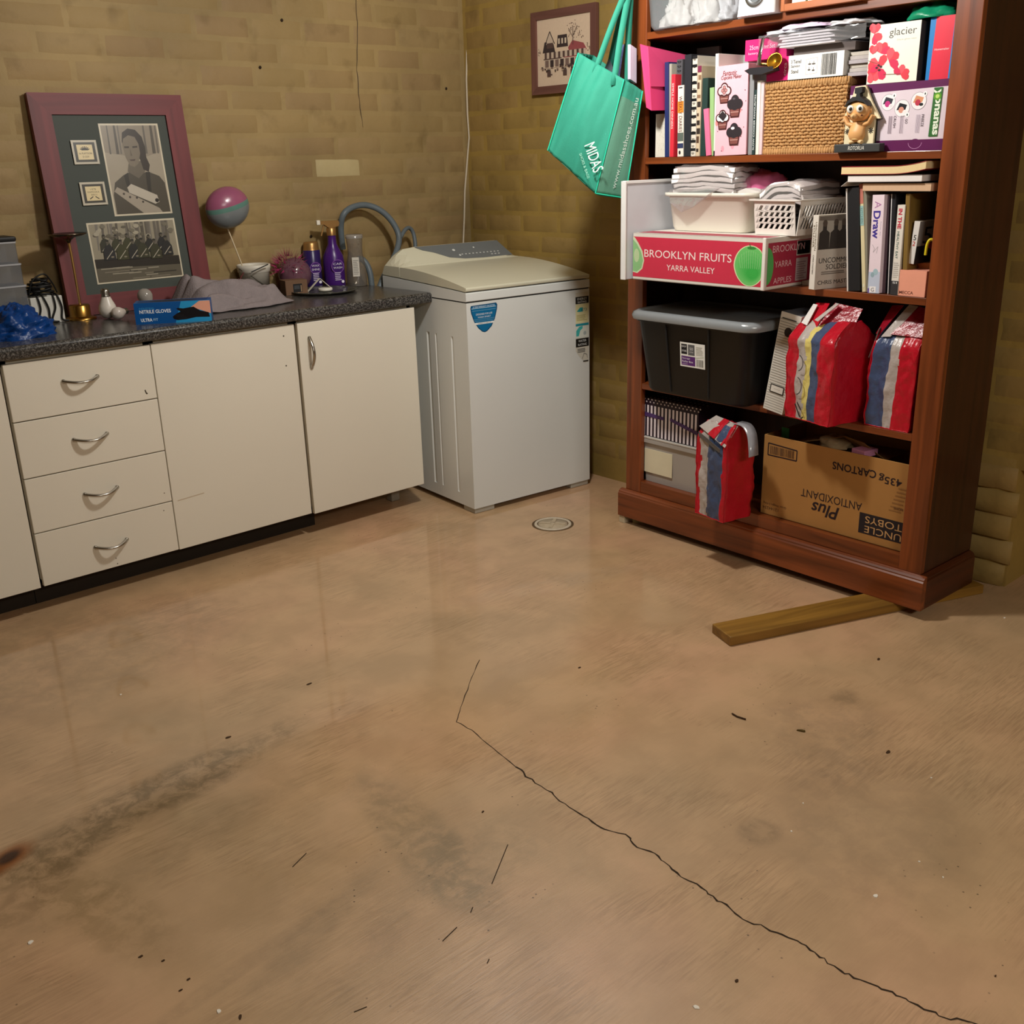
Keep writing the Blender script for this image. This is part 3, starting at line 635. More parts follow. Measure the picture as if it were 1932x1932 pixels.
pw.poly([pp(.33, .82), pp(.36, .92), pp(.47, .965), pp(.6, .95), pp(.7, .87), pp(.73, .75), pp(.72, .64), pp(.76, .55), pp(.72, .47), pp(.63, .5), pp(.6, .62), pp(.36, .7)], (58, 50, 42))
pw.poly([pp(.33, .78), pp(.36, .85), pp(.46, .89), pp(.57, .87), pp(.62, .79), pp(.62, .68), pp(.56, .57), pp(.48, .53), pp(.4, .55), pp(.35, .64)], (122, 112, 96))
pw.poly([pp(.355, .765), pp(.44, .765), pp(.44, .745), pp(.355, .745)], (66, 58, 48)); pw.poly([pp(.5, .765), pp(.59, .77), pp(.59, .75), pp(.5, .745)], (66, 58, 48))
pw.poly([pp(.45, .74), pp(.475, .66), pp(.44, .655)], (98, 88, 74)); pw.poly([pp(.41, .615), pp(.52, .62), pp(.5, .6), pp(.43, .6)], (80, 64, 56))
pw.poly([pp(.26, .44), pp(.3, .2), pp(.34, .2), pp(.34, .47)], (54, 50, 42)); pw.poly([pp(.66, .47), pp(.64, .2), pp(.7, .2), pp(.74, .47)], (54, 50, 42))
pw.poly([pp(.04, .26), pp(.1, .31), pp(.8, .05), pp(.85, .0), pp(.5, .0)], (160, 150, 134)); pw.poly([pp(.28, .3), pp(.36, .34), pp(.8, .2), pp(.82, .12), pp(.74, .1), pp(.3, .24)], (186, 178, 162)); pw.disc(*pp(.78, .14), .007, .007, (40, 36, 32))
for u, v in [(.2, .23), (.3, .19), (.42, .18), (.52, .13)]: pw.disc(*pp(u, v), .004, .004, (70, 64, 56), 10)
# group photograph
P2 = [(0.3149, 0.3037), (0.6243, 0.3002), (0.6242, 0.1), (0.3145, 0.1047)]
x0, x1, z0, z1 = (P2[0][0]+P2[3][0])/2, (P2[1][0]+P2[2][0])/2-.002, (P2[2][1]+P2[3][1])/2+.004, (P2[0][1]+P2[1][1])/2; dx, dz = x1-x0, z1-z0
inset(x0, z0, x1, z1); pw.rect(x0, z0, x1, z1, (150, 142, 122)); q = random.Random(3)
for i in range(26):
    u = q.random()*.95; g = q.randint(86, 128); pw.poly([pp(u, .55), pp(u+.012+q.random()*.02, .55), pp(min(1, u+.02+q.random()*.03), 1), pp(u+.01, 1)], (g, g-6, g-16))
for i in range(30): pw.disc(*pp(.04+q.random()*.92, .72+q.random()*.24), .006+q.random()*.006, .004+q.random()*.004, (q.choice(((118, 112, 96), (168, 160, 140), (98, 92, 78)))), 8)
pw.poly([pp(0, 0), pp(1, 0), pp(1, .3), pp(0, .34)], (96, 90, 76)); pw.poly([pp(0, .24), pp(1, .2), pp(1, .36), pp(0, .4)], (48, 44, 38))
for i in range(14): u = q.random()*.7; v = q.random()*.22; pw.rect(*pp(u, v), *pp(u+.12+q.random()*.18, v+.02), q.choice(((150, 142, 124), (60, 56, 48), (124, 116, 100))))
for row, (n, zb_, sc_) in enumerate([(6, .46, .95), (6, .32, 1.1)]):
    for i in range(n):
        u = .14+i*.135+(.04 if row else 0)+q.uniform(-.015, .015); v = zb_+q.uniform(0, .06); s = sc_
        pw.poly([pp(u-.06*s, v), pp(u-.055*s, v+.16*s), pp(u-.02*s, v+.24*s), pp(u+.025*s, v+.24*s), pp(u+.06*s, v+.15*s), pp(u+.065*s, v)], (q.randint(44, 66),)*2+(44,))
        pw.disc(*pp(u, v+.28*s), .0055*s, .007*s, (92, 86, 74), 10); pw.disc(*pp(u, v+.305*s), .0055*s, .0035*s, (48, 46, 40), 8)
        pw.line([pp(u-.04, v+.02), pp(u+.045, v+.16)], .0025, (176, 168, 150)); pw.disc(*pp(u+.03, v+.05), .006, .003, (130, 122, 104), 8)
# two badge plates
for (cx, cz, w_, h_), lines in (((*(0.3506, 0.5394), .036, .032), ['1st PLATOON', 'D COY']), ((*(0.3529, 0.4039), .036, .031), ['1 RTB', 'KAPOOKA', '2011'])):
    pw.rect(cx-w_-.007, cz-h_-.007, cx+w_+.007, cz+h_+.007, (192, 184, 164)); pw.rect(cx-w_, cz-h_, cx+w_, cz+h_, (58, 54, 44)); pw.rect(cx-w_*.74, cz-h_*.76, cx+w_*.74, cz+h_*.76, (220, 202, 156))
    if len(lines) == 2:
        pw.disc(cx, cz+.006, .012, .007, (40, 34, 26), 12, 0, 180)
        for k in range(7): a = R(20+k*23.3); pw.line([(cx+.009*math.cos(a), cz+.006+.006*math.sin(a)), (cx+.017*math.cos(a), cz+.006+.013*math.sin(a))], .003, (40, 34, 26))
        pw.text(lines[0], cx, cz-.004, (50, 42, 30), w=.044, h=.006); pw.text(lines[1], cx, cz-.015, (50, 42, 30), w=.022, h=.006)
    else:
        for k, s in enumerate(lines): pw.text(s, cx, cz+.014-.009*k, (60, 50, 36), w=(.02, .04, .02)[k], h=.0055)
        pw.line([(cx-.016, cz-.018), (cx-.004, cz-.010)], .003, (50, 42, 30)); pw.line([(cx+.016, cz-.018), (cx+.004, cz-.010)], .003, (50, 42, 30))
pw.build('photographs', t, .35)

# brass pedestal stand
q = (.206, .40)
t = thing('pedestal_stand', 'brass pedestal ashtray stand with a flat dish in front of the big frame', 'stand', T((*q, TOP)))
BRASS = mat((168, 128, 62), .28, .1, 20, metal=1.)
MB().lathe([(.05, 0), (.05, .006), (.04, .010), (.034, .012), (.034, .046), (.031, .05), (.008, .052)], 32).build('base', BRASS, t)
MB().tube([(.004, 0, .05), (.002, 0, .2), (0, 0, .262)], .0042, 10).build('stem', mat((222, 184, 118), .3, .1, 20, metal=1.), t)
MB().lathe([(.004, .252), (.010, .262), (.020, .270), (.052, .276), (.061, .281), (.061, .284), (.052, .280), (.0, .277)], 36).build('dish', mat((120, 108, 92), .25, .1, 20, metal=1.), t)
# clear organiser tower at the left edge
t = thing('organiser_box', 'clear stacked organiser tower with black lid at the left edge of the worktop', 'organiser', T((-.045, .40, TOP)))
CL = film((196, 200, 206), .05, .2, .15)
zz = 0
for k in range(4):
    s = 1-k*.045; hh = .068
    r = [[(x*s, y*s, z) for x, y in ((-.075, -.06), (.075, -.06), (.08, -.05), (.08, .05), (.075, .06), (-.075, .06))] for z in (zz, zz+hh-.006)]
    MB().loft(r, smooth=False).build('tray', CL, t)
    MB().prism([(x*s*1.03, y*s*1.03) for x, y in ((-.075, -.06), (.075, -.06), (.08, -.05), (.08, .05), (.075, .06), (-.075, .06))], zz+hh-.005, zz+hh, 'Z').build('rim', film((214, 216, 220), .08, .6, .2), t)
    zz += hh
bx('lid', (-.072, -.055, zz, .072, .055, zz+.016), mat((26, 27, 28), .5), t, None, .006)
# blue plastic bag, crumpled
def crumple(name, rx, ry, rz, m, seed, amp=.22, f=2.2, flat=.02, nu=40, nv=22, parent=None):
    def fn(u, v):
        a = u*2*math.pi; p = v*math.pi/2*.999
        d = Vector((math.cos(a)*math.cos(p), math.sin(a)*math.cos(p), math.sin(p)))
        k = 1+amp*(mnoise.noise(d*f+Vector((seed, 0, 0)))+.55*abs(mnoise.noise(d*f*3+Vector((0, seed, 0))))+.3*abs(mnoise.noise(d*f*7+Vector((0, 0, seed)))))
        return (d.x*rx*k, d.y*ry*k, max(0, d.z)*rz*k+flat*0)
    return MB().grid(fn, nu, nv).build(name, m, parent)
BLUE = mat((8, 58, 122), .32, .3, 12, bump=.9, bscale=38)
o = crumple('blue_bag', .10, .10, .085, BLUE, 3.1, .30, 2.3, nu=64, nv=32); o.location = (-.072, .19, TOP)
tag(o, 'crumpled bright blue plastic bag at the left end of the worktop', 'bag')
# white wire tray with tangled black leads
t = thing('cable_tray', 'white plastic tray holding a tangle of black leads', 'tray', T((.098, .43, TOP)))
WT = mat((208, 206, 198), .45)
mb = MB(); L2, D2, H2 = .11, .09, .088
mb.box(-.052, -.045, 0, .052, .04, .004).box(-.052, .036, 0, .052, .04, H2).box(-.052, -.045, 0, -.048, .04, H2).box(.048, -.045, 0, .052, .04, H2).box(-.052, -.045, 0, .052, -.041, H2)
mb.build('tray_body', WT, t, None, .003)
LEAD = mat((22, 22, 22), .5)
q = random.Random(5)
def lead(pts, r=.0032): return hose_like(pts, r)
def smooth_path(pts, n=6):
    P = []
    for k in range(len(pts)-1):
        p0, p1, p2, p3 = [Vector(pts[min(max(k+i, 0), len(pts)-1)]) for i in (-1, 0, 1, 2)]
        for s in range(n):
            u = s/n; P.append(.5*((2*p1)+(p2-p0)*u+(2*p0-5*p1+4*p2-p3)*u*u+(3*p1-p0-3*p2+p3)*u*u*u))
    P.append(Vector(pts[-1])); return P
tag(MB().tube([T((.098, .43, TOP)) @ Vector(p) for p in smooth_path([(-.045, -.02, .09), (-.03, -.03, .14), (.01, -.03, .16), (.035, -.02, .13), (.05, -.01, .095)])], .0026, 8).build('black_lead', LEAD), 'black lead arching above the white tray beside the brass stand', 'cable')
for k in range(7):
    pts = []
    for i in range(9):
        a = i*1.15+k*.9; pts.append((.038*math.cos(a)*(1-.05*k)+q.uniform(-.01, .01), .03*math.sin(a)+q.uniform(-.006, .006), H2+.006+.007*k+q.uniform(-.004, .008)))
    MB().tube(smooth_path(pts), .0035, 7).build('lead', LEAD, t)
for k, (xa, xb) in enumerate([(-.03, -.036), (-.012, .002), (.02, .008), (.034, .04)]):
    MB().tube(smooth_path([(xa, -.03, H2+.006), (xa+.002, -.047, H2), (xa*.6+xb*.4+.008, -.0495, .05), (xb, -.049, .012), (xb+.02, -.053, .004)]), .0032, 7).build('lead', LEAD, t)
# light bulbs
def bulb(label, M, c, rough, r=.03):
    t = thing('light_bulb', label, 'light bulb', M)
    MB().lathe([(.0, .0), (r*.55, r*.15), (r*.9, r*.55), (r, r), (r*.9, r*1.5), (r*.62, r*2.1), (r*.48, r*2.45)], 24, cap=False).build('globe', mat(c, rough, .04, 10, spec=.6), t)
    MB().lathe([(r*.48, r*2.45), (r*.5, r*2.6), (r*.44, r*2.7), (r*.5, r*2.85), (r*.44, r*2.95), (r*.5, r*3.1), (r*.3, r*3.35), (0, r*3.4)], 18, cap=False).build('cap', mat((170, 168, 160), .3, .05, 20, metal=1.), t)
    return t
bulb('white frosted light bulb standing nearest the brass stand', T((.276, .335, TOP)) @ RZ(20), (216, 208, 196), .35, .030)
bulb('white light bulb lying on its side before the standing bulb', T((.268, .27, TOP+.021)) @ RZ(-62) @ RX(-88), (198, 186, 176), .3, .021)
bulb('silver reflector light bulb behind the blue glove box', T((.405, .33, TOP+.0885)) @ RZ(30) @ RX(168), (150, 144, 136), .15, .026)
# glove box
ga = Vector((0.2758, 0.1083)); gb = Vector((0.4826, -0.0109)); gd = gb-ga; ang = math.degrees(math.atan2(gd.y, gd.x)); gw = gd.length
t = thing('glove_box', 'blue box of black nitrile gloves at the front of the worktop', 'box', T((ga.x, ga.y, TOP)) @ RZ(ang))
gh = .068
bx('carton', (0, 0, 0, gw, .075, gh), mat((16, 78, 140), .4, .05, 10), t, None, .001)
p = Print((0, -.0003, 0)); p.rect(0, 0, gw, gh, (10, 82, 150)); p.poly([(gw*.52, 0), (gw, 0), (gw, gh), (gw*.62, gh)], (40, 150, 205))
p.text('INDUSTRIAL', gw*.165, gh*.74, (60, 150, 205), w=gw*.20, h=.006); p.text('NITRILE GLOVES', gw*.27, gh*.59, (236, 242, 246), w=gw*.41, h=.0115, bold=.02); p.text('ULTRA', gw*.145, gh*.2, (236, 242, 246), w=gw*.15, h=.011, bold=.03); p.text('FIT', gw*.265, gh*.2, (180, 215, 235), w=gw*.06, h=.008)
p.poly([(gw*.74, gh*.70), (gw*.86, gh*.98), (gw, gh*.98), (gw, gh*.36), (gw*.86, gh*.56)], (226, 164, 140))
p.poly([(gw*.5, gh*.19), (gw*.49, gh*.30), (gw*.54, gh*.42), (gw*.60, gh*.52), (gw*.55, gh*.66), (gw*.57, gh*.70), (gw*.64, gh*.66), (gw*.72, gh*.70), (gw*.78, gh*.72), (gw*.86, gh*.52), (gw*.97, gh*.42), (gw*.98, gh*.2), (gw*.8, gh*.22), (gw*.66, gh*.14), (gw*.55, gh*.12)], (18, 18, 22))
for k in range(3): p.line([(gw*(.52+.02*k), gh*(.36-.08*k)), (gw*(.64+.02*k), gh*(.34-.07*k))], .0012, (44, 44, 50))
p.build('box_print', t, .35)
p = Print((0, 0, gh), (1, 0, 0), (0, 1, 0)); p.rect(.01, .008, gw-.01, .066, (12, 60, 112)); p.disc(gw/2, .037, gw*.32, .02, (20, 22, 28)); p.build('top_opening', t)
# grey towel heaped
def towel(u, v):
    x = .515+.39*u; yv = .405-.25*v+.03*u
    rid = .045*math.exp(-((u-.22)/.25)**2)*math.exp(-((v-.45)/.35)**2)+.085*math.exp(-((u-.10)/.13)**2)*math.exp(-((v-.10)/.3)**2)+.05*math.exp(-((u-.55)/.25)**2)*math.exp(-((v-.45)/.3)**2)+.03*math.exp(-((u-.85)/.2)**2)*math.exp(-((v-.7)/.3)**2)
    fold = .030*abs(mnoise.noise(Vector((u*2.2+v*1.5, v*5-u*1.5, 1.3))))*2+.014*abs(mnoise.noise(Vector((u*4+3, v*11-u*3, 4.))))
    e = min(1, 6*min(u, 1-u, v, 1-v)+.12)
    xw = .012*mnoise.noise(Vector((v*5, u*2, 2))); yw = .02*mnoise.noise(Vector((u*5, v*2, 7)))
    return (x+xw, yv+yw-.04*math.sin(u*3), TOP+.002+(rid+fold)*e*1.05)
tag(MB().grid(towel, 56, 44).build('towel', mat((136, 126, 126), .95, .15, 60, bump=.6, bscale=220, spec=.1), None, None, 0, 2, .004), 'crumpled grey microfibre towel heaped behind the glove box', 'towel')
# balloon on a stick in a bucket
t = thing('stick_balloon', 'round watermelon print foil balloon on a thin white stick', 'balloon', T((.818, .448, 1.18)) @ RY(-14) @ RX(8))
n = 36; rings = []
for j in range(15):
    a = -math.pi/2+math.pi*j/14
    rings.append([(.086*math.cos(a)*math.cos(2*math.pi*i/n)*(1+.012*math.cos(i*math.pi)*abs(math.sin(a))), .058*math.cos(a)*math.sin(2*math.pi*i/n), .075*math.sin(a)) for i in range(n)])
MB().loft(rings, mf=lambda i, j: 0 if j > 7 else (1 if j > 6 else 2)).build('foil', [mat((150, 84, 112), .25, .2, 9, bump=.3, bscale=14, spec=.7), mat((92, 130, 120), .3), mat((118, 124, 126), .3, .1, 12, spec=.7)], t)
a = t.matrix_world.inverted() @ Vector((.812, .46, 1.115)); c = t.matrix_world.inverted() @ Vector((.905, .495, .87))
MB().tube([a, c], .0028, 8).build('stick', mat((222, 204, 170), .5), t)
t = thing('white_bucket', 'small white plastic bucket holding the balloon stick behind the towel', 'bucket', T((.918, .485, TOP)))
MB().lathe([(.0, .003), (.050, .003), (.052, 0), (.058, .09), (.062, .092), (.062, .10), (.0645, .104), (.0645, .118), (.060, .12), (.058, .116), (.050, .006), (0, .006)], 36, cap=False).build('pail', mat((214, 208, 194), .45), t)
MB().tube([(-.066, -.01, .108), (-.03, -.05, .075), (-.005, -.064, .05), (.02, -.062, .036), (.045, -.055, .03)], .0016, 6).build('wire_handle', mat((80, 76, 68), .4, metal=.8), t)
mb = MB()
for k in range(5): mb.tube(smooth_path([(-.06-.012*k, -.02, .095-.01*k), (-.085, -.03, .07-.008*k), (-.11-.01*k, -.035, .05-.006*k)]), .0022, 6)
tag(mb.build('red_tinsel', mat((92, 36, 38), .5), None, T((.915, .47, TOP))), 'dark red tinsel twist beside the white bucket', 'decoration')
tag(MB().tube(smooth_path([(.868, .412, TOP+.098), (.90, .405, TOP+.11), (.935, .40, TOP+.122)]), .0022, 6).build('cable_tie', LEAD), 'short black wire twisted across the front of the white bucket', 'wire')
# purple bauble with tinsel crown
t = thing('purple_bauble', 'clear purple plastic ball with a spiky magenta tinsel crown', 'decoration', T((1.078, .475, TOP)))
MB().lathe([(.066*math.cos(R(a)), .066+.066*math.sin(R(a))) for a in range(-90, 91, 12)], 32, 0, (.012, 0, 0), False).build('globe', film((150, 104, 122), .08, .45, .08), t)
mb = MB(); q = random.Random(11)
for k in range(190):
    a = q.uniform(0, 2*math.pi); e = q.uniform(-.25, 1.5); d = Vector((math.cos(a)*math.cos(e), math.sin(a)*math.cos(e), math.sin(e))); p0 = Vector((-.016, -.004, .092))+d*.048
    l = q.uniform(.02, .042); s = d.orthogonal().normalized()*.0022
    mb.add([p0-s, p0+s, p0+d*l+Vector((q.uniform(-.01, .01), q.uniform(-.01, .01), q.uniform(-.008, .01)))], [(0, 1, 2)], 0)
stuff(mb.build('tinsel_crown', mat((150, 40, 88), .35, .3, 40), t))
# little brown carton
t = thing('brown_carton', 'small brown cardboard box with a black square window beside the white bucket', 'box', T((.985, .372, TOP)) @ RZ(-12))
bx('carton', (0, 0, 0, .088, .07, .056), mat((112, 84, 62), .7, .1, 30), t, None, .001)
p = Print((0, -.0002, 0)); p.rect(.030, .010, .066, .042, (26, 26, 28)); p.rect(.034, .022, .056, .036, (60, 62, 66)); p.rect(.06, .012, .064, .036, (150, 122, 92)); p.rect(.042, .005, .052, .008, (190, 180, 160)); p.build('window_print', t)
# folded paper tag, cap, glass plate
t = MB(); 
t.add([(0, 0, .0), (.05, -.012, .048), (.052, .004, .048), (.002, .016, 0)], [(0, 1, 2, 3)]).add([(.05, -.012, .048), (.09, -.03, .006), (.092, -.014, .006), (.052, .004, .048)], [(0, 1, 2, 3)])
tag(t.build('folded_tag', mat((224, 218, 200), .7), None, T((1.082, .37, TOP+.006)) @ RZ(-5), 0, 2, .0012), 'folded white card tag standing like a tent on the glass plate', 'tag')
tag(MB().lathe([(0, 0), (.026, 0), (.028, .002), (.028, .009), (.025, .011), (0, .011)], 30, cap=False).build('white_disc', mat((226, 222, 208), .4), None, T((1.145, .345, TOP+.0065))), 'small round white lid lying on the glass plate', 'lid')
GL = film((150, 150, 138), .1, .25, .05)
tag(MB().lathe([(.0, .001), (.08, .001), (.085, .0), (.122, .006), (.130, .010), (.130, .0125), (.122, .010), (.085, .004), (.0, .004)], 48, cap=False).build('glass_plate', GL, None, T((1.132, .335, TOP+.0008))), 'round clear glass plate lying on the worktop by the purple bottles', 'plate')
# cleaner bottles
PUR = mat((70, 30, 112), .3, .12, 8, spec=.5)
def lab(parent, r, z0, z1, words, wd=.05, big=.014):
    p = Print((0, -r-.0006, 0))
    p.disc(0, (z0+z1)/2+.02, wd*.55, wd*.55, (120, 76, 150)); p.disc(0, (z0+z1)/2+.02, wd*.48, wd*.48, (64, 30, 104))
    for k, s in enumerate(words): p.text(s, 0, (z0+z1)/2+.03-.015*k, (230, 225, 236), w=wd*.75, h=big*.6)
    p.bars(-wd*.3, z0+.01, wd*.3, z0+.045, 5, (190, 176, 206)); p.disc(wd*.35, z0+.004, .006, .006, (230, 226, 236), 12)
    p.build('label', parent, .3)
t = thing('spray_bottle', 'purple trigger spray bottle with a gold nozzle on the worktop', 'bottle', T((1.272, .47, TOP)) @ RZ(-12))
prof = [(.0, 0), (.040, 0), (.042, .006), (.043, .10), (.040, .125), (.028, .15), (.018, .17), (.0165, .20), (.017, .205)]
MB().lathe([(r, z) for r, z in prof], 28).build('bottle', PUR, t)
GOLD = mat((176, 136, 84), .35, .1, 20, metal=.7)
MB().lathe([(.019, .205), (.019, .232), (.015, .236)], 20).build('collar', GOLD, t)
MB().prism([(-.045, .262), (.030, .262), (.034, .252), (.030, .240), (.006, .236), (-.014, .236), (-.030, .248), (-.045, .250)], -.011, .011, 'Y').build('spray_head', GOLD, t, None, .003)
bx('nozzle', (-.060, -.008, .248, -.045, .008, .266), mat((232, 226, 210), .4), t, None, .002)
MB().tube([(-.030, 0, .246), (-.036, 0, .225), (-.043, 0, .205)], .0035, 8).build('trigger', GOLD, t)
lab(t, .043, .02, .11, ['CAR', 'WASH'])
t = thing('cleaner_canister', 'dark purple canister with a gold shoulder behind the spray bottle', 'bottle', T((1.204, .523, TOP)) @ RZ(-12))
MB().lathe([(0, 0), (.034, 0), (.035, .004), (.035, .148), (.033, .15)], 28).build('can', mat((48, 32, 88), .3, .1, 8), t)
MB().lathe([(.033, .15), (.031, .158), (.0305, .176), (.027, .182), (0, .184)], 28, cap=False).build('cap', GOLD, t)
lab(t, .035, .02, .10, ['WAX', 'SHINE'], .044)
t = thing('clear_bottle', 'empty clear plastic bottle with a paper label in front of the hose', 'bottle', T((1.346, .42, TOP)))
MB().lathe([(0, .003), (.036, .003), (.040, 0), (.042, .004), (.041, .06), (.036, .10), (.030, .13), (.031, .16), (.033, .178), (.034, .196)], 28, cap=False).build('bottle', film((210, 206, 200), .06, .14, .06), t)
MB().lathe([(.0355, .190), (.0355, .204), (.030, .206)], 28, cap=False).build('collar', film((214, 210, 204), .08, .3, .15), t)
p = Print((-.018, -.0405, .02), (.86, -.5, 0), (0, 0, 1)); p.rect(-.022, .022, .006, .098, (206, 200, 188)); p.bars(-.019, .03, .003, .09, 9, (150, 146, 138)); p.build('label', t)

# ================================================================ bookcase
BWD, PI_, PW, DP = 1.228, .0207, .0714, .3142
RED1, RED2 = (92, 44, 18), (148, 76, 36)
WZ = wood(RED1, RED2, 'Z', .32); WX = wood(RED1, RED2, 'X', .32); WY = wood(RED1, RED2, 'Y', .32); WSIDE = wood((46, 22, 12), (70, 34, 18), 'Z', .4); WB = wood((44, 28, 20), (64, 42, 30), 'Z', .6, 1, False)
t = thing('bookcase', 'tall dark red wooden bookcase full of boxes and books standing along the right wall', 'bookcase', FB)
HB = 2.09
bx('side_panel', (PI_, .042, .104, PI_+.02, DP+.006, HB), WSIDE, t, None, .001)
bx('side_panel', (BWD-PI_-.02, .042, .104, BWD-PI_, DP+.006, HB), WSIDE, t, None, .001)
bx('post', (PI_, PI_, .104, PI_+PW, .042, HB), WZ, t, None, .002)
bx('post', (BWD-PI_-PW, PI_, .104, BWD-PI_, .042, HB), WZ, t, None, .002)
for h in (SA, SB, SC, SD): bx('shelf', (PI_+.021, .043, h-.02, BWD-PI_-.021, .303, h), WX, t, None, .001); bx('shelf_edge', (PI_+PW, .0225, h-.021, BWD-PI_-PW, .043, h), WX, t, None, .0015)
bx('shelf', (PI_+.021, .043, SE-.02, BWD-PI_-.021, .303, SE), WX, t)
bx('top_shelf', (0, .0, 2.05, BWD, .303, 2.07), WX, t)
bx('base_rail', (PI_+PW, .0225, .104, BWD-PI_-PW, .043, SE+.002), WX, t, None, .0015)
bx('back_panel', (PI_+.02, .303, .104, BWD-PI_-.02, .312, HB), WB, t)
mold = [(0, .0), (0, .088), (.004, .0925), (.004, .096), (.010, .1005), (.018, .104), (.0225, .104), (.0225, .0)]
MB().prism([(y, z) for y, z in mold], 0, BWD, 'X').build('plinth_front', WX, t)
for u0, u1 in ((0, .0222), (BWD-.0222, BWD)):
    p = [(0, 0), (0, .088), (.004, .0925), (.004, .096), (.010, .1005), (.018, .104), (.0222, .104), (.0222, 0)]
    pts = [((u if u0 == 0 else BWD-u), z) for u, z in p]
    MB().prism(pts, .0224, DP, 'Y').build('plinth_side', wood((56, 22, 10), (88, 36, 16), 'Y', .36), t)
bx('plinth_top', (.02, .04, .085, BWD-.02, DP, .104), WX, t)
MB().tube([(.062, .020, 1.80), (.062, -.012, 1.80), (.062, -.030, 1.81), (.062, -.034, 1.84)], .006, 8).build('coat_hook', mat((150, 120, 70), .3, metal=1.), t)
tag(bx('shim_block', (.003, .004, -.0295, .03, .05, -.0003), mat((196, 182, 154), .8), None, FB, .001), 'small pale packing block under the far front corner of the bookcase', 'block')

# ================================================================ things hanging on the right wall and bookcase end
p1, p2, p3 = (0.1064, 1.8805), (-0.2533, 1.8666), (0.1026, 1.5673)
fy0, fy1, fz0, fz1 = p1[0]+.002, p2[0], p3[1], (p1[1]+p2[1])/2
wdt, hgt = fy0-fy1, fz1-fz0
t = thing('cross_stitch_picture', 'small framed cross stitch of a row of town houses hanging on the right wall', 'picture', T((2.0775, fy0, fz0)) @ RZ(-90))
FM = wood((92, 58, 52), (124, 82, 72), 'X', .5, .8, False); FMZ = wood((92, 58, 52), (124, 82, 72), 'Z', .5, .8, False); b = .030
for nm, poly, m in [('frame_rail', [(0, hgt), (wdt, hgt), (wdt-b, hgt-b), (b, hgt-b)], FM), ('frame_rail', [(0, 0), (b, b), (wdt-b, b), (wdt, 0)], FM), ('frame_stile', [(0, 0), (0, hgt), (b, hgt-b), (b, b)], FMZ), ('frame_stile', [(wdt, 0), (wdt-b, b), (wdt-b, hgt-b), (wdt, hgt)], FMZ)]:
    MB().prism(poly, -.018, -.001, 'Y').build(nm, m, t, None, .003)
bx('linen', (b-.003, -.010, b-.003, wdt-b+.003, -.003, hgt-b+.003), mat((214, 190, 164), .95, .06, 160, bump=.3, bscale=500), t)
p = Print((0, -.010, 0)); iw, ih = wdt-2*b, hgt-2*b
def ip(u, v): return (b+u*iw, b+v*ih)
BRN_, DK, MID, ROSE = (86, 66, 60), (60, 48, 46), (120, 98, 88), (150, 76, 78)
p.rect(*ip(.06, .262), *ip(.98, .268), MID)
p.poly([ip(.1, .5), ip(.14, .66), ip(.3, .66), ip(.34, .5)], DK); p.poly([ip(.17, .62), ip(.24, .8), ip(.31, .62)], (196, 176, 156)); p.line([ip(.15, .62), ip(.24, .81), ip(.33, .62)], .004, DK); p.rect(*ip(.18, .56), *ip(.30, .64), BRN_)
p.poly([ip(.37, .56), ip(.39, .74), ip(.56, .74), ip(.58, .56)], DK); p.poly([ip(.58, .54), ip(.66, .64), ip(.86, .58), ip(.92, .48), ip(.6, .48)], ROSE)
p.rect(*ip(.13, .30), *ip(.9, .50), (196, 176, 156))
for k in range(9): p.rect(*ip(.14+.085*k, .41), *ip(.18+.085*k, .50), BRN_)
for k in range(8): p.rect(*ip(.15+.095*k, .28), *ip(.215+.095*k, .385), (DK if k % 2 else MID))
p.rect(*ip(.12, .395), *ip(.46, .41), BRN_); p.rect(*ip(.5, .4), *ip(.92, .412), ROSE)
for k in range(3): p.rect(*ip(.40+.06*k, .61), *ip(.43+.06*k, .69), (206, 188, 166))
q = random.Random(4)
for cx, cz, r, n in [(.68, .78, .13, 46), (.03, .5, .05, 12), (.93, .5, .06, 12), (.82, .7, .05, 8)]:
    for k in range(n): a = q.random()*6.28; rr = r*math.sqrt(q.random()); x, z = ip(cx+rr*math.cos(a), cz+rr*1.1*math.sin(a)); p.rect(x, z, x+.003, z+.003, (MID, BRN_, (128, 112, 98))[k % 3])
p.line([ip(.68, .58), ip(.68, .84)], .003, BRN_); p.line([ip(.68, .68), ip(.6, .82)], .002, BRN_); p.line([ip(.68, .7), ip(.76, .84)], .002, BRN_)
for k in range(34): x, z = ip(.08+q.random()*.84, .16+q.random()*.08 if k % 2 else .24+q.random()*.04); p.rect(x, z, x+.004+q.random()*.006, z+.004+q.random()*.006, (DK, BRN_, MID)[k % 3])
for cx in (.2, .5, .64): p.rect(*ip(cx, .14), *ip(cx+.07, .22), BRN_); p.disc(*ip(cx+.02, .24), .004, .004, DK, 8); p.disc(*ip(cx+.05, .235), .004, .004, DK, 8)
p.build('cross_stitch', t, .9)

# teal carry bag on the far end of the bookcase
t = thing('teal_carry_bag', 'teal green fabric carry bag hanging from the far end of the bookcase', 'bag')
TEAL = mat((54, 154, 130), .75, .08, 30, bump=.15, bscale=300); TEALD = mat((42, 130, 110), .75, .08, 30, bump=.15, bscale=300); TEALG = mat((94, 148, 126), .7, .08, 30, bump=.15, bscale=300)
def yq(y, a): return Vector((a[0], y, a[1]))
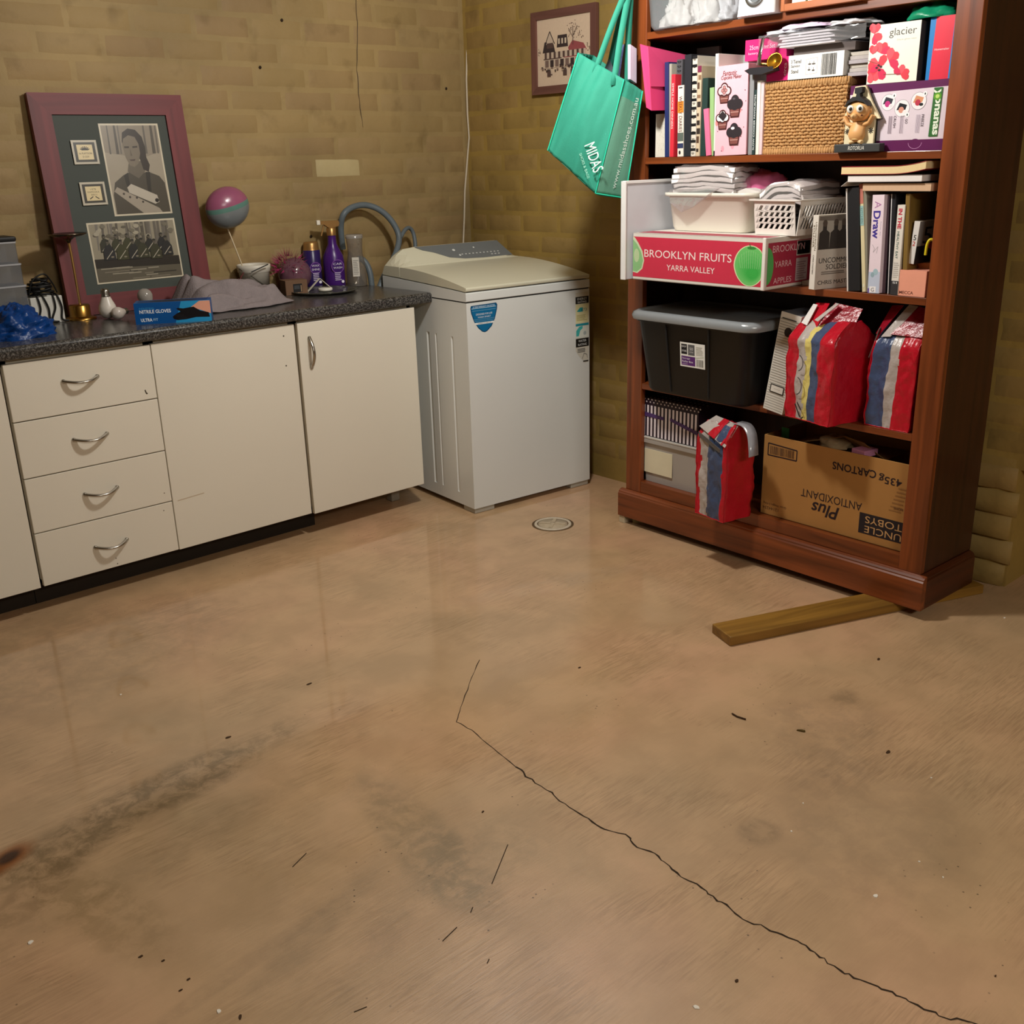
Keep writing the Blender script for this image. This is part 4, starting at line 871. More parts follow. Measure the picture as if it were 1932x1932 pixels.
# corners of the bag: broad face, gusset toward the bookcase front, back
yf, yk = -.66, -.55
FTL, FTM, FBL, FBM = yq(-.68, (1.5311, 1.6395)), yq(-.835, (1.5785, 1.5512)), yq(-.60, (1.4643, 1.3457)), yq(-.757, (1.529, 1.2071))
GTR, GBR = yq(-.845, (1.6567, 1.5177)), yq(-.80, (1.6274, 1.1881))
BTL, BBL, BTR, BBR = FTL+Vector((.10, .03, .0)), FBL+Vector((.10, .05, .03)), FTM+Vector((.06, .15, -.03)), FBM+Vector((.05, .15, .0))
def lerp(a, b, t): return a*(1-t)+b*t
def quadgrid(c00, c10, c01, c11, nrm, bulge, seed, nu=22, nv=26, fold=.010):
    def fn(u, v):
        p = lerp(lerp(c00, c10, u), lerp(c01, c11, u), v)
        k = bulge*math.sin(math.pi*u)*math.sin(math.pi*min(1, v*1.0))
        w = fold*(mnoise.noise(Vector((u*5+v*1.6+seed, v*.9, seed)))+.5*mnoise.noise(Vector((u*11+v*3, v*1.6, seed+3))))*min(1, 5*min(u, 1-u)+.25)*(1-.5*v*(1-v))
        return tuple(p+nrm*(k+w))
    return fn
nf = ((FTM-FTL).cross(FBL-FTL)).normalized()
if nf.x > 0: nf = -nf
ng = ((GTR-FTM).cross(FBM-FTM)).normalized()
if ng.y > 0: ng = -ng
def trimmed(fn, nu, nv, name, m, mf=None): return MB().grid(fn, nu, nv, mf=mf).build(name, m, t, None, 0, 2, .0012)
trimmed(quadgrid(FTL, FTM, FBL, FBM, nf, .026, 2.2, fold=.012), 30, 34, 'broad_panel', TEAL)
trimmed(quadgrid(FTM, GTR, FBM, GBR, ng, .006, 5.1, fold=.004), 16, 30, 'gusset', [TEAL, TEALG], lambda u, v: 0 if v < .13 else 1)
trimmed(quadgrid(FTL, BTL, FBL, BBL, Vector((0, 1, 0)), .02, 1.0), 10, 24, 'gusset', TEALD)
trimmed(quadgrid(BTL, GTR+Vector((.002, .004, 0)), BBL, GBR+Vector((.002, .004, 0)), Vector((1, .2, 0)), .0, 8.0, fold=.004), 20, 24, 'back_panel', TEALD)
def bot(u, v):
    a = lerp(FBL, FBM, u) if u < 1 else FBM; a = lerp(lerp(FBL, FBM, min(1, u*1.5)), GBR, max(0, u*1.5-1)*2 if u > .667 else 0)
    c = lerp(BBL, GBR, u); p = lerp(a, c, v); return tuple(p+Vector((0, 0, -.028*math.sin(math.pi*v)*math.sin(math.pi*u))))
trimmed(bot, 18, 8, 'base_panel', TEALD)
seam = mat((44, 206, 168), .7)
for a, c in ((FTM, FBM), (FBM, GBR), (GTR, GBR), (FTL, FBL)):
    MB().tube([lerp(a, c, k/8)+nf*(.003+(.0)) for k in range(9)], .0022, 6).build('piping', seam, t)
hk = Vector((1.662, -.79, 1.853))
for s, (a, c) in enumerate([(lerp(FTL, FTM, .36), lerp(FTL, FTM, .78)), (lerp(BTL, GTR, .3), lerp(BTL, GTR, .7))]):
    for q_, off in ((a, -.012), (c, .012)):
        w_ = Vector((.009, -.005, 0)); top = hk+Vector((off*.6, off*.5, 0)); v = []
        for k in range(9):
            f = k/8; pnt = lerp(q_+Vector((0, 0, -.035)), top, f)+nf*(.004+.01*math.sin(math.pi*f)); v += [pnt-w_, pnt+w_]
        MB().add(v, [(2*k, 2*k+1, 2*k+3, 2*k+2) for k in range(8)], 0, True).build('strap', TEAL if s == 0 else TEALD, t, None, 0, 2, .0015)
# lettering on the bag, laid on the two faces
def on_face(c00, c10, c01, n):
    ax = (c10-c00); az = (c00-c01); return c00, ax, az
o_, ax_, az_ = FBM, (GBR-FBM), (FTM-FBM)
p = Print(o_+ng*.017, (GTR-FTM), ng.cross((GTR-FTM).normalized())*(1 if ng.cross((GTR-FTM).normalized()).z > 0 else -1))
if p.n.dot(ng) < 0: p.n = ng
gl_ = (FTM-FBM); lx, lz = gl_.dot(p.ax), gl_.dot(p.az); gw_ = (GBR-FBM).length; rt = math.degrees(math.atan2(lz, lx)); ox = (GBR-FBM).dot(p.ax); oz = (GBR-FBM).dot(p.az)
p.text('www.midasshoes.com.au', lx*.47+ox*.5, lz*.47+oz*.5, (222, 240, 232), w=gl_.length*.80, h=.018, rot=rt)
p.build('gusset_lettering', t, .6)
az2 = nf.cross((FTM-FTL).normalized()); az2 = az2 if az2.z > 0 else -az2
p = Print(FBM+nf*.036, (FTM-FTL), az2); p.n = nf
p.text('MIDAS', -.050, .098, (226, 244, 236), w=.095, h=.038, rot=-38, shear=.1); p.text('SHOES & BAGS', -.066, .060, (160, 220, 198), w=.085, h=.009, rot=-38)
p.build('front_lettering', t, .6)
# what sticks out of the bag
def slab(name, lab, cat, a, c, e, thick, m, extra=None):
    a, c, e = Vector(a), Vector(c), Vector(e); n = (c-a).cross(e-a).normalized()*thick; d = c+(e-a); v = [a, c, d, e]; v = [tuple(x) for x in v]+[tuple(x+n) for x in (Vector(y) for y in v)]
    return tag(MB().add(v, [(0, 3, 2, 1), (4, 5, 6, 7), (0, 1, 5, 4), (1, 2, 6, 5), (2, 3, 7, 6), (3, 0, 4, 7)]).build(name, m, None, None, .001), lab, cat)
slab('grey_folder', 'grey plastic folder sticking out of the teal bag nearest the wall', 'folder', yq(-.72, (1.5981, 1.5755)), yq(-.72, (1.6854, 1.5373)), yq(-.72, (1.6532, 1.6632)), .006, mat((104, 116, 122), .5))
slab('spiral_notepad', 'blue spotted notepad with a white spiral standing in the teal bag', 'notebook', yq(-.745, (1.6066, 1.5612)), yq(-.745, (1.6631, 1.5304)), yq(-.745, (1.6666, 1.6647)), .008, mat((96, 106, 150), .6, .5, 120))
slab('brown_notebook', 'brown notebook with a gold spotted spine standing in the teal bag', 'notebook', yq(-.77, (1.625, 1.5568)), yq(-.77, (1.6715, 1.5355)), yq(-.77, (1.6491, 1.6648)), .010, mat((96, 70, 62), .6, .5, 90))
slab('lilac_pad', 'pale lilac pad of paper standing in the teal bag beside the bookcase', 'pad', yq(-.80, (1.6325, 1.5549)), yq(-.80, (1.6635, 1.543)), yq(-.80, (1.631, 1.6582)), .012, mat((206, 198, 216), .6))

# ================================================================ the contents of the bookcase
def BI(name, label, cat, u, w, h, rz=0, ry=0, rx=0, group=None): return thing(name, label, cat, FB @ T((u, w, h+.0006)) @ RZ(rz) @ RX(rx) @ RY(ry), group)
PAGE = mat((228, 218, 196), .8, .06, 200)
def book(label, u0, u1, hgt, w, depth, shelf, rgb, rz=0, tilt=0, pages=PAGE, soft=False, name='book', cat='book', var=.06, rough=.45, top=None, group=None):
    t = BI(name, label, cat, u0, w, shelf, rz, tilt, 0, group); x = u1-u0; e = .0012 if soft else .0022
    m = rgb if not isinstance(rgb, tuple) else mat(rgb, rough, var, 25)
    mb = MB().box(0, 0, 0, x, e, hgt).box(0, e, 0, e, depth, hgt).box(x-e, e, 0, x, depth, hgt); mb.build('cover', m, t, None, .0006, 1)
    k = 0 if soft else .003
    bx('pages', (e, e, k, x-e, depth-k, hgt-max(k, .0006)), pages, t)

    return t, x, hgt
def carton(label, cat, name, u, w, h, sx, sy, sz, rgb, rz=0, ry=0, rough=.45, var=.05, bevel=.0012):
    t = BI(name, label, cat, u, w, h, rz, ry); bx('carton', (0, 0, 0, sx, sy, sz), mat(rgb, rough, var, 18), t, None, bevel); return t
FR_ = lambda y=-.0003: Print((0, y, 0))

# ---- top visible shelf
t = BI('storage_tub', 'clear plastic tub of white cloths on the top shelf beside the kitchen scale', 'tub', .112, -.012, SA)
CLR = film((226, 230, 234), .06, .22, .12)
def rrect(x0, y0, x1, y1, r, z, n=5):
    out = []
    for cx, cy, a0 in ((x1-r, y0+r, -90), (x1-r, y1-r, 0), (x0+r, y1-r, 90), (x0+r, y0+r, 180)):
        for k in range(n+1): a = R(a0+90*k/n); out.append((cx+r*math.cos(a), cy+r*math.sin(a), z))
    return out
rings = [rrect(.012, .008, .330, .235, .04, .0), rrect(.004, .002, .338, .243, .04, .012), rrect(-.006, -.006, .350, .25, .04, .14), rrect(-.012, -.012, .356, .256, .04, .142), rrect(-.012, -.012, .356, .256, .04, .152)]
MB().loft(rings[::1], smooth=True).build('tub', CLR, t)
def cloth(name, cx, cy, rx, ry, rz, seed, h, m, lab, cat, M, grp=None):
    o = crumple(name, rx, ry, rz, m, seed, .55, 2.8, nu=56, nv=28); o.matrix_world = M @ T((cx, cy, h)); return tag(o, lab, cat, grp)
CW = mat((240, 232, 224), .9, .05, 12, bump=.4, bscale=60, spec=.15)
MT = FB @ T((.112, -.012, SA))
cloth('cloth', .085, .085, .052, .05, .085, 1.5, .008, CW, 'crumpled white cloth at the left inside the clear top shelf tub', 'cloth', MT)
cloth('cloth', .19, .10, .046, .052, .09, 4.5, .008, CW, 'crumpled white cloth in the middle of the clear top shelf tub', 'cloth', MT)
cloth('cloth', .28, .10, .032, .05, .065, 7.5, .008, mat((230, 226, 226), .9, .05, 12, bump=.4, bscale=60, spec=.15), 'grey white cloth at the right inside the clear top shelf tub', 'cloth', MT)
t = BI('kitchen_scale', 'white kitchen scale with a round silver dial on the top shelf', 'scale', .478, -.018, SA)
SCM = mat((232, 236, 240), .35)
rings = [rrect(0, 0, .132, .11, .012, 0), rrect(0, 0, .132, .11, .014, .006), rrect(.004, .006, .128, .105, .014, .10), rrect(.01, .012, .122, .10, .014, .13)]
MB().loft(rings, smooth=False).build('housing', SCM, t, None, .004, 3)
mb = MB(); Mz = T((.066, .0035, .054)) @ RX(87)
mb.lathe([(.036, -.004), (.036, .004), (.033, .006), (.022, .003)], 36, M=Mz, cap=False); mb.build('dial_rim', mat((190, 194, 198), .25, .04, 20, metal=1.), t)
MB().lathe([(.023, .002), (.0, .002)], 30, M=Mz, cap=False).build('dial_face', mat((150, 156, 160), .25, .1, 30, metal=.6), t)
MB().lathe([(.006, .002), (.006, .006), (0, .007)], 16, M=Mz, cap=False).build('dial_hub', mat((60, 62, 64), .4), t)
t = BI('wooden_tray', 'orange brown wooden tray standing at the right of the top shelf', 'tray', .622, .0, SA)
TW = wood((150, 82, 40), (184, 108, 58), 'X', .4, 1, False)
for d in ((0, 0, 0, .012, .16, .10), (.24, 0, 0, .252, .16, .10), (.012, 0, 0, .24, .012, .018), (.012, .15, 0, .24, .16, .10), (.012, .012, 0, .24, .15, .006)): bx('tray_side', d, TW, t, None, .001)
t = carton('pale green packet with white lettering lying in the wooden tray', 'packet', 'green_packet', .70, .018, SA+.0065, .155, .10, .075, (150, 206, 168))
p = FR_(); p.rect(0, 0, .155, .075, (138, 204, 160)); p.poly([(0, .010), (.155, .016), (.155, .022), (0, .018)], (240, 246, 240)); p.disc(.06, .045, .018, .012, (232, 214, 120)); p.disc(.10, .05, .012, .012, (214, 170, 214)); p.disc(.03, .05, .01, .01, (232, 150, 190)); p.build('packet_print', t)
carton('stack of pale leaflets beside the green packet in the wooden tray', 'leaflets', 'leaflet_stack', .645, .02, SA+.0065, .045, .10, .07, (222, 210, 202), var=.25)

# ---- second shelf: folder, notebooks and books, left to right
def B3(a, w): return Vector((a[0], w, a[1]))
a1, a2, a3, c1, c2, c3 = B3((0.1146, 1.6285), -.035), B3((0.1443, 1.6183), -.03), B3((0.1643, 1.5981), .14), B3((0.1459, 1.4377), -.035), B3((0.1646, 1.4272), -.03), B3((0.1555, 1.4073), .14)
c3.z = c2.z+.004
bk_ = Vector((-.02, .03, 0))
PINK = mat((226, 66, 122), .5, .05, 14)
t = thing('document_wallet', 'bright pink expanding document wallet jammed beside the left post of the second shelf', 'folder', FB)
v = [a1, a2, a3, c1, c2, c3, a3+bk_, c3+bk_]
MB().add(v, [(0, 3, 4, 1), (1, 4, 5, 2), (2, 5, 7, 6), (0, 1, 2, 6), (3, 7, 5, 4), (0, 6, 7, 3)]).build('wallet', PINK, t, None, .001)
nrm = (a3-a2).cross(c2-a2).normalized(); nrm = nrm if nrm.x > 0 else -nrm
mid1, mid2 = lerp(a2, c2, .62)+nrm*.001, lerp(a3, c3, .58)+nrm*.001
MB().add([a2+nrm*.0012, a3+nrm*.0012, mid2+nrm*.002, mid1+nrm*.002], [(0, 1, 2, 3)]).build('flap', mat((216, 74, 122), .5, .05, 14), t, None, 0, 2, .0012)

t, x, h = book('white dotted notebook standing under the pink wallet', .112, .158, .135, .05, .19, SB, (232, 228, 214), soft=True, name='notebook', cat='notebook')
p = FR_(); q = random.Random(2)
for k in range(40): p.disc(.003+q.random()*.038, .004+q.random()*.125, .001, .001, (196, 190, 170), 6)
p.build('dots', t)
def PX(a, b_): return a[0], b_[0]
def spine(label, top, bot, topr, depth, rgb, w=.03, **k):
    # top left, bottom left, top right of the spine in the bookcase frame
    hgt = top[1]-SB; tilt = math.degrees(math.atan2(top[0]-bot[0], hgt)); k.setdefault('group', 'standing books on the second shelf'); return book(label, bot[0], bot[0]+max(.006, topr[0]-top[0]), hgt, w, depth, SB, rgb, tilt=tilt, **k)
t, x, h = spine('navy blue thin book right of the pink wallet', (0.1638, 1.5723), (0.1721, 1.2837), (0.1795, 1.571), .21, (40, 52, 104))
t, x, h = spine('thin grey beige folder between the navy and the red books', (0.1775, 1.5666), (0.1816, 1.2834), (0.1887, 1.5658), .21, (176, 172, 158), w=.035, name='folder', cat='folder')
t, x, h = spine('red spined book with small white lettering', (0.1941, 1.5339), (0.1928, 1.2833), (0.2097, 1.5328), .19, (222, 52, 68))
p = FR_(); p.text('SIMPLE HOME DINNERS', x*.5, h*.62, (245, 240, 236), w=h*.55, h=x*.45, rot=-90); p.build('spine_title', t)
t, x, h = spine('grey spiral bound notebook behind the diary', (0.1888, 1.5791), (0.1873, 1.2828), (0.2132, 1.5771), .2, (84, 84, 88), w=.06, name='spiral_notebook', cat='notebook')
def coil(t, x, h, n, r=.006, col=(30, 30, 32), y=-.001):
    mb = MB(); 
    for k in range(n):
        z = h*(k+.5)/n; mb.tube([(x*.5+r*math.cos(a*math.pi/5), y+r*math.sin(a*math.pi/5), z) for a in range(11)], .0009, 5)
    mb.build('coil', mat(col, .4), t)
coil(t, x, h, 22)
t, x, h = spine('white recipe diary with orange and navy blocks on its spine', (0.2236, 1.4989), (0.2287, 1.2827), (0.2478, 1.4989), .17, (236, 228, 216), w=.028)
p = FR_(); p.rect(0, h*.62, x, h*.78, (226, 140, 50)); p.rect(0, h*.22, x, h*.34, (96, 106, 98)); p.rect(0, h*.12, x, h*.19, (52, 60, 96)); p.text('WEEKLY DIARIES', x*.5, h*.60, (90, 40, 40), w=h*.5, h=x*.55, rot=-90); p.rect(x*.2, h*.96, x*.8, h*.975, (50, 50, 54)); p.disc(x*.4, h*.06, x*.18, x*.25, (40, 40, 46), 10); p.build('spine_title', t)
t, x, h = spine('black binder on the second shelf', (0.2507, 1.5867), (0.2573, 1.2822), (0.2765, 1.5845), .23, (42, 44, 50), w=.026, name='binder', cat='binder', rough=.5)
t, x, h = spine('black and white chequered spiral notebook right of the black binder', (0.2797, 1.5813), (0.2828, 1.2816), (0.2989, 1.5797), .21, (222, 214, 200), name='spiral_notebook', cat='notebook')
p = FR_()
for k in range(12): p.rect(0, h*(k/12+.055), x, h*(k/12+.083), (28, 28, 30))
p.build('chequer', t); coil(t, x, h, 14, .004)
t, x, h = spine('cream and brown cookbook right of the chequered notebook', (0.2968, 1.5511), (0.2991, 1.2829), (0.3138, 1.5498), .2, (206, 188, 160), w=.034)
p = FR_(); q = random.Random(9)
for k in range(9): z = h*(.05+.1*k); p.rect(x*q.random()*.4, z, x*(.5+.5*q.random()), z+h*(.03+.05*q.random()), q.choice(((90, 66, 50), (140, 110, 84), (56, 46, 40))))
p.rect(0, h*.93, x, h, (122, 42, 74)); p.build('spine_print', t)
sA, sB = (0.1345, 1.6253), (0.2287, 1.6074); t = BI('plastic_sleeve', 'tall clear plastic document sleeve standing behind the dark green book', 'folder', sA[0], .236, SB, 0, -2); hS = sA[1]-SB; wS = sB[0]-sA[0]
MB().add([(0, 0, hS), (wS, 0, hS-.004), (wS, 0, 0), (0, 0, 0), (0, .012, hS), (wS, .012, hS-.004), (wS, .012, 0), (0, .012, 0)], [(0, 3, 2, 1), (0, 4, 7, 3), (1, 2, 6, 5), (4, 5, 6, 7)]).build('sleeve', film((214, 218, 220), .08, .4, .2), t)
bx('paper', (.006, .003, .004, wS-.006, .009, hS-.03), mat((196, 192, 190), .8), t)
t, x, h = spine('dark green hardback book under the plastic sleeve', (0.3245, 1.5138), (0.3236, 1.2841), (0.3455, 1.5123), .19, (40, 62, 58), w=.028)
t, x, h = spine('bright pink card folder leaning against the green file', (0.3338, 1.424), (0.3505, 1.2853), (0.3526, 1.4276), .17, (240, 118, 156), w=.024, name='folder', cat='folder')
t, x, h = spine('pale green file right of the dark green book', (0.3514, 1.4846), (0.3604, 1.2881), (0.3681, 1.485), .2, (152, 190, 128), name='folder', cat='folder')
t, x, h = spine('tall white spined book left of the pink cupcake box', (0.3714, 1.5796), (0.3771, 1.2847), (0.3836, 1.58), .2, (238, 236, 226), w=.028)
p = FR_(); p.rect(0, 0, x, h*.05, (30, 28, 30)); p.build('spine_print', t)
o0 = (0.2897, 1.5879); t, x, h = book('grey green box file standing behind the pink cupcake box', (0.2897, 1.5879)[0], (0.3715, 1.581)[0]+.03, (0.2897, 1.5879)[1]-SB-.008, .15, .082, SB, (146, 160, 156), name='box_file', cat='file')
p = FR_(); p.rect(.006, h-.03, .05, h-.012, (160, 172, 168)); p.text('TO KEEP', .03, h-.021, (70, 80, 80), w=.032, h=.005); p.build('label', t)

# pink cupcake box
cA, cB, cC, cD = (0.3808, 1.5444), (0.5005, 1.541), (0.5077, 1.2868), (0.3871, 1.2845)
cw, ch = (cB[0]-cA[0]+cC[0]-cD[0])/2, (cA[1]+cB[1])/2-SB
t = carton('pink cupcake maker box with chocolate cupcakes printed on its front', 'box', 'cupcake_box', cD[0]-.003, .026, SB, cw, .12, ch, (244, 186, 198), ry=-1.0)
p = FR_(); p.rect(0, 0, cw, ch, (246, 190, 202)); q = random.Random(21)
for k in range(9): p.disc(q.random()*cw*.9+.005, q.random()*ch*.9+.01, .006, .009, (240, 140, 140) if k % 2 else (236, 160, 176), 9)
for k in range(16): p.disc(.006+q.random()*(cw-.012), .006+q.random()*(ch-.06), .0016, .0016, (70, 40, 46), 7)
p.text('Fantastic', cw*.43, ch*.915, (120, 60, 60), w=cw*.44, h=.014, shear=.25); p.text('Cupcake Maker', cw*.48, ch*.862, (120, 60, 60), w=cw*.64, h=.014, shear=.25)
def cupcake(cx, cz, s, outline):
    c0, c1_, c2_ = (74, 40, 40), (132, 80, 74), (52, 46, 50)
    p.poly([(cx-.022*s, cz-.006*s), (cx+.022*s, cz-.006*s), (cx+.017*s, cz-.034*s), (cx-.017*s, cz-.034*s)], c0); p.poly([(cx-.018*s, cz-.010*s), (cx+.018*s, cz-.010*s), (cx+.014*s, cz-.030*s), (cx-.014*s, cz-.030*s)], c1_)
    p.line([(cx-.016*s, cz-.018*s), (cx+.016*s, cz-.018*s)], .0016, (210, 170, 160))
    for dx, dz, r in ((-.016, .006, .015), (.016, .006, .015), (0, .018, .016), (0, .004, .017)): p.disc(cx+dx*s, cz+dz*s, r*s, r*s, c0 if outline else c2_, 16)
    if outline:
        for dx, dz, r in ((-.015, .006, .011), (.015, .006, .011), (0, .017, .012), (0, .004, .012)): p.disc(cx+dx*s, cz+dz*s, r*s, r*s, (240, 200, 206) if outline == 1 else (250, 246, 246), 14)
        if outline == 1:
            for dx, dz in ((-.007, .008), (.007, .008), (0, .018), (0, .001)): p.disc(cx+dx*s, cz+dz*s, .007*s, .0065*s, (120, 74, 72), 12); p.disc(cx+dx*s, cz+dz*s, .005*s, .0045*s, (196, 140, 140), 12)
        else: p.poly([(cx-.02*s, cz+.012*s), (cx, cz+.03*s), (cx+.02*s, cz+.012*s), (cx+.004*s, cz-.006*s)], c2_)
    else: p.disc(cx-.004*s, cz+.022*s, .006*s, .003*s, (90, 84, 90), 10)
cupcake(cw*.27, ch*.70, .88, 1); cupcake(cw*.62, ch*.545, .95, 0); cupcake(cw*.24, ch*.405, .85, 2); cupcake(cw*.62, ch*.235, .95, 0); p.disc(cw*.58, ch*.30, .007, .004, (250, 240, 240), 12)
p.build('box_print', t, .4)
t, x, h = spine('grey spined book right of the pink cupcake box', (0.5028, 1.5161), (0.5086, 1.2867), (0.5184, 1.515), .19, (142, 144, 146))
t, x, h = spine('dark green thin book with white spine lettering beside the wicker basket', (0.5228, 1.4678), (0.524, 1.2879), (0.5325, 1.4672), .18, (44, 62, 62), w=.028)
p = FR_(); p.text('SLOW COOKER FAVOURITES', x*.55, h*.5, (236, 240, 238), w=h*.85, h=x*.55, rot=90); p.build('spine_title', t)
t, x, h = spine('cream white spined book next to the wicker basket', (0.5328, 1.492), (0.5378, 1.2861), (0.5444, 1.4912), .18, (240, 236, 222), w=.028)
t, x, h = spine('pale pink speckled notebook touching the wicker basket', (0.5451, 1.4869), (0.548, 1.2874), (0.5565, 1.4861), .18, (226, 200, 204), name='notebook', cat='notebook', var=.25)

# wicker basket: woven rows on a frame
ba, bb = (0.549, 1.4883), (0.8142, 1.4787); bc, bd = (0.5505, 1.2857), (0.83, 1.2814)
x0, x1, hh, dep = bc[0]+.004, bd[0], .199, .22
t = BI('wicker_basket', 'square woven seagrass basket on the second shelf', 'basket', x0, .04, SB); wx = x1-x0
WK = mat((190, 146, 96), .75, .35, 60, bump=.5, bscale=160, spec=.2); WKD = mat((92, 64, 38), .85, .3, 40)
bx('liner', (.008, .008, .006, wx-.008, dep-.008, hh-.012), WKD, t)
rows = 19
def woven(side):
    mb = MB(); 
    for r in range(rows):
        z = .018+(hh-.034)*r/(rows-1); L_ = wx if side in 'fb' else dep; n = int(L_/.009)
        pts = []; rr = []
        for k in range(n*3+1):
            s = L_*k/(n*3); ph = math.pi*k/3+(math.pi if r % 2 else 0)
            o = .0035*math.sin(ph); rr.append(.0047+.0010*math.cos(2*ph)); zz = z+.0009*math.sin(k*.7+r)
            pts.append({'f': (s, -o+.002, zz), 'b': (s, dep+o-.002, zz), 'l': (-o+.002, s, zz), 'r': (wx+o-.002, s, zz)}[side])
        mb.tube(pts, rr, 6)
    return mb
for s in 'flrb': stuff(woven(s).build('woven_rows', WK, t))
for zz in (.006, hh-.008):
    mb = MB()
    for s in 'flrb':
        L_ = wx if s in 'fb' else dep; n = int(L_/.0085)
        for k in range(n):
            c = L_*(k+.5)/n; P_ = {'f': (c, -.001, zz), 'b': (c, dep+.001, zz), 'l': (-.001, c, zz), 'r': (wx+.001, c, zz)}[s]
            mb.lathe([(.0, -.011), (.004, -.009), (.0052, 0), (.004, .009), (0, .011)], 7, 0, P_, False)
    stuff(mb.build('rim_binding', WK, t))

# boxes on the basket
t = carton('serving stand box, white with a magenta end, lying on the wicker basket', 'box', 'serving_stand_box', .560, .035, SB+hh+.0045, .257, .19, .064, (226, 226, 222))
MG, bw_ = (206, 34, 112), .257
p = FR_(); p.rect(0, 0, bw_, .064, (238, 236, 230)); p.rect(0, 0, .075, .064, MG); p.text('circa', .064, .03, (246, 220, 234), w=.034, h=.010, rot=90)
for k, s in enumerate(('3 Tiered', 'Serving', 'Stand')): p.text(s, .084+(.030, .0265, .0235)[k]/2+.002, .047-.013*k, (26, 26, 30), w=(.034, .030, .024)[k], h=.0100, bold=.02)
p.line([(.135, .05), (.172, .053), (.172, .012), (.135, .010), (.135, .05)], .0008, (210, 150, 150))
for u, v, a in ((.147, .037, .010), (.160, .037, .012), (.146, .022, .009), (.160, .020, .009)): p.disc(u, v, a*.55, .0022, (90, 84, 80), 10); p.line([(u, v), (u, v+.008)], .0012, (110, 104, 100))
q = random.Random(8); xx = .186
while xx < .232: w_ = q.choice((.0012, .002, .003)); p.rect(xx, .005, xx+w_, .06, (40, 40, 42)); xx += w_+q.choice((.0014, .0022))
p.build('box_print', t, .4)
t = carton('magenta pink box with white lettering resting above the cupcake box', 'box', 'magenta_box', .455, .065, SB+.2685, .150, .15, .058, MG)
p = FR_(); p.rect(0, 0, .15, .058, (214, 44, 118)); p.text('25cm Sifter Set', .062, .036, (246, 206, 226), w=.092, h=.012); p.text('battery', .03, .019, (246, 206, 226), w=.035, h=.008); p.build('box_print', t, .4)
t = thing('flat_carton', 'flat grey brown carton lying under the wrapped papers', 'box', FB @ T((.64, .05, SB+.2685)))
bx('carton', (0, 0, 0, .20, .2, .022), mat((98, 88, 84), .7), t, None, .001)
# magazines behind the barcode end
for k in range(6):
    t = thing('magazine', ('lowest', 'second lowest', 'third lowest', 'third from the top', 'second from the top', 'topmost')[k]+' grey magazine of the pile right of the serving stand box', 'magazine', FB @ T((.822, .05, SB+.2005+.0105*k)), 'magazines beside the serving stand box')
    bx('sheets', (0, .004*(k % 3), 0, .063, .20, .0098), mat((168+8*(k % 3), 160+8*(k % 3), 164), .7, .12, 90), t, None, .0006)
# papers in clear wrap
t = thing('wrapped_papers', 'stack of white papers in crinkled clear plastic lying above the boxes', 'papers', FB @ T((.60, .02, SB+.291)))
q = random.Random(12)
for k in range(5):
    x = .02*q.random(); MB().prism([(x, 0), (.16+.05*q.random(), 0), (.16+.05*q.random(), .0045), (x+.004, .005)], .0+.006*q.random(), .21, 'Y').build('sheets', mat((236, 232, 234), .7, .05, 40), t, T((0, 0, .0075*k)))
def wrap(u, v):
    x = -.055+.35*u; y = .012+.22*v; z = .041+.006*mnoise.noise(Vector((u*8, v*6, 2)))+.004*mnoise.noise(Vector((u*20, v*14, 5)))-.03*max(0, .16-u)*6*0-.02*max(0, u-.75)*2
    return (x, y-.01*mnoise.noise(Vector((u*9, v*3, 9))), z)
MB().grid(wrap, 30, 10).build('plastic_wrap', film((236, 236, 240), .12, .3, .12), t)
def wrapf(u, v): x = -.06+.35*u; return (x, -.004+.006*mnoise.noise(Vector((u*12, v*4, 3))), .002+.036*v+.003*mnoise.noise(Vector((u*10, 0, 1))))
MB().grid(wrapf, 30, 6).build('plastic_wrap', film((236, 236, 240), .12, .12, .1), t)
for k, (ua, ub, hz, c, lab) in enumerate([(.575, .78, .337, (226, 204, 228), 'lilac paper envelope on top of the wrapped papers'), (.53, .70, .329, (198, 200, 206), 'crumpled silver wrapped packet lying left on the papers'), (.74, .89, .332, (206, 206, 210), 'black and white patterned packet right on the papers')]):
    o = crumple('packet', (ub-ua)/2, .07, .016, mat(c, .35, .35 if k else .05, 40), 3.3+k*2, .3, 2.5, nu=40, nv=12); o.matrix_world = FB @ T(((ua+ub)/2, .085, SB+hz)); tag(o, lab, 'packet')
# chrome and gold spoon
t = thing('serving_spoon', 'shiny serving spoon with a gold bowl hanging over the magenta box', 'spoon', FB)
pA, pB, pC = (0.5634, 1.6074), (0.5589, 1.5598), (0.5531, 1.5331)
MB().tube([(pA[0]+.01, .03, pA[1]+.002), (pA[0], .004, pA[1]-.004), (pB[0], -.001, pB[1]), (pC[0]+.002, .0, pC[1])], [.005, .008, .010, .012], 12, flat=.35).build('handle', mat((196, 196, 196), .15, .05, 20, metal=1.), t)
gC = (0.6069, 1.5374); MB().lathe([(.0, 0), (.012, .002), (.022, .008), (.0235, .011), (.021, .010), (.011, .004), (0, .002)], 24, M=T((gC[0], .012, gC[1])) @ RY(25) @ RX(68), cap=False).build('bowl', mat((214, 160, 50), .2, .08, 20, metal=1.), t)
MB().tube([(pC[0]+.003, .002, pC[1]+.004), (gC[0]-.014, .008, gC[1]-.006)], .005, 8).build('neck', mat((206, 170, 90), .2, .05, 20, metal=1.), t)
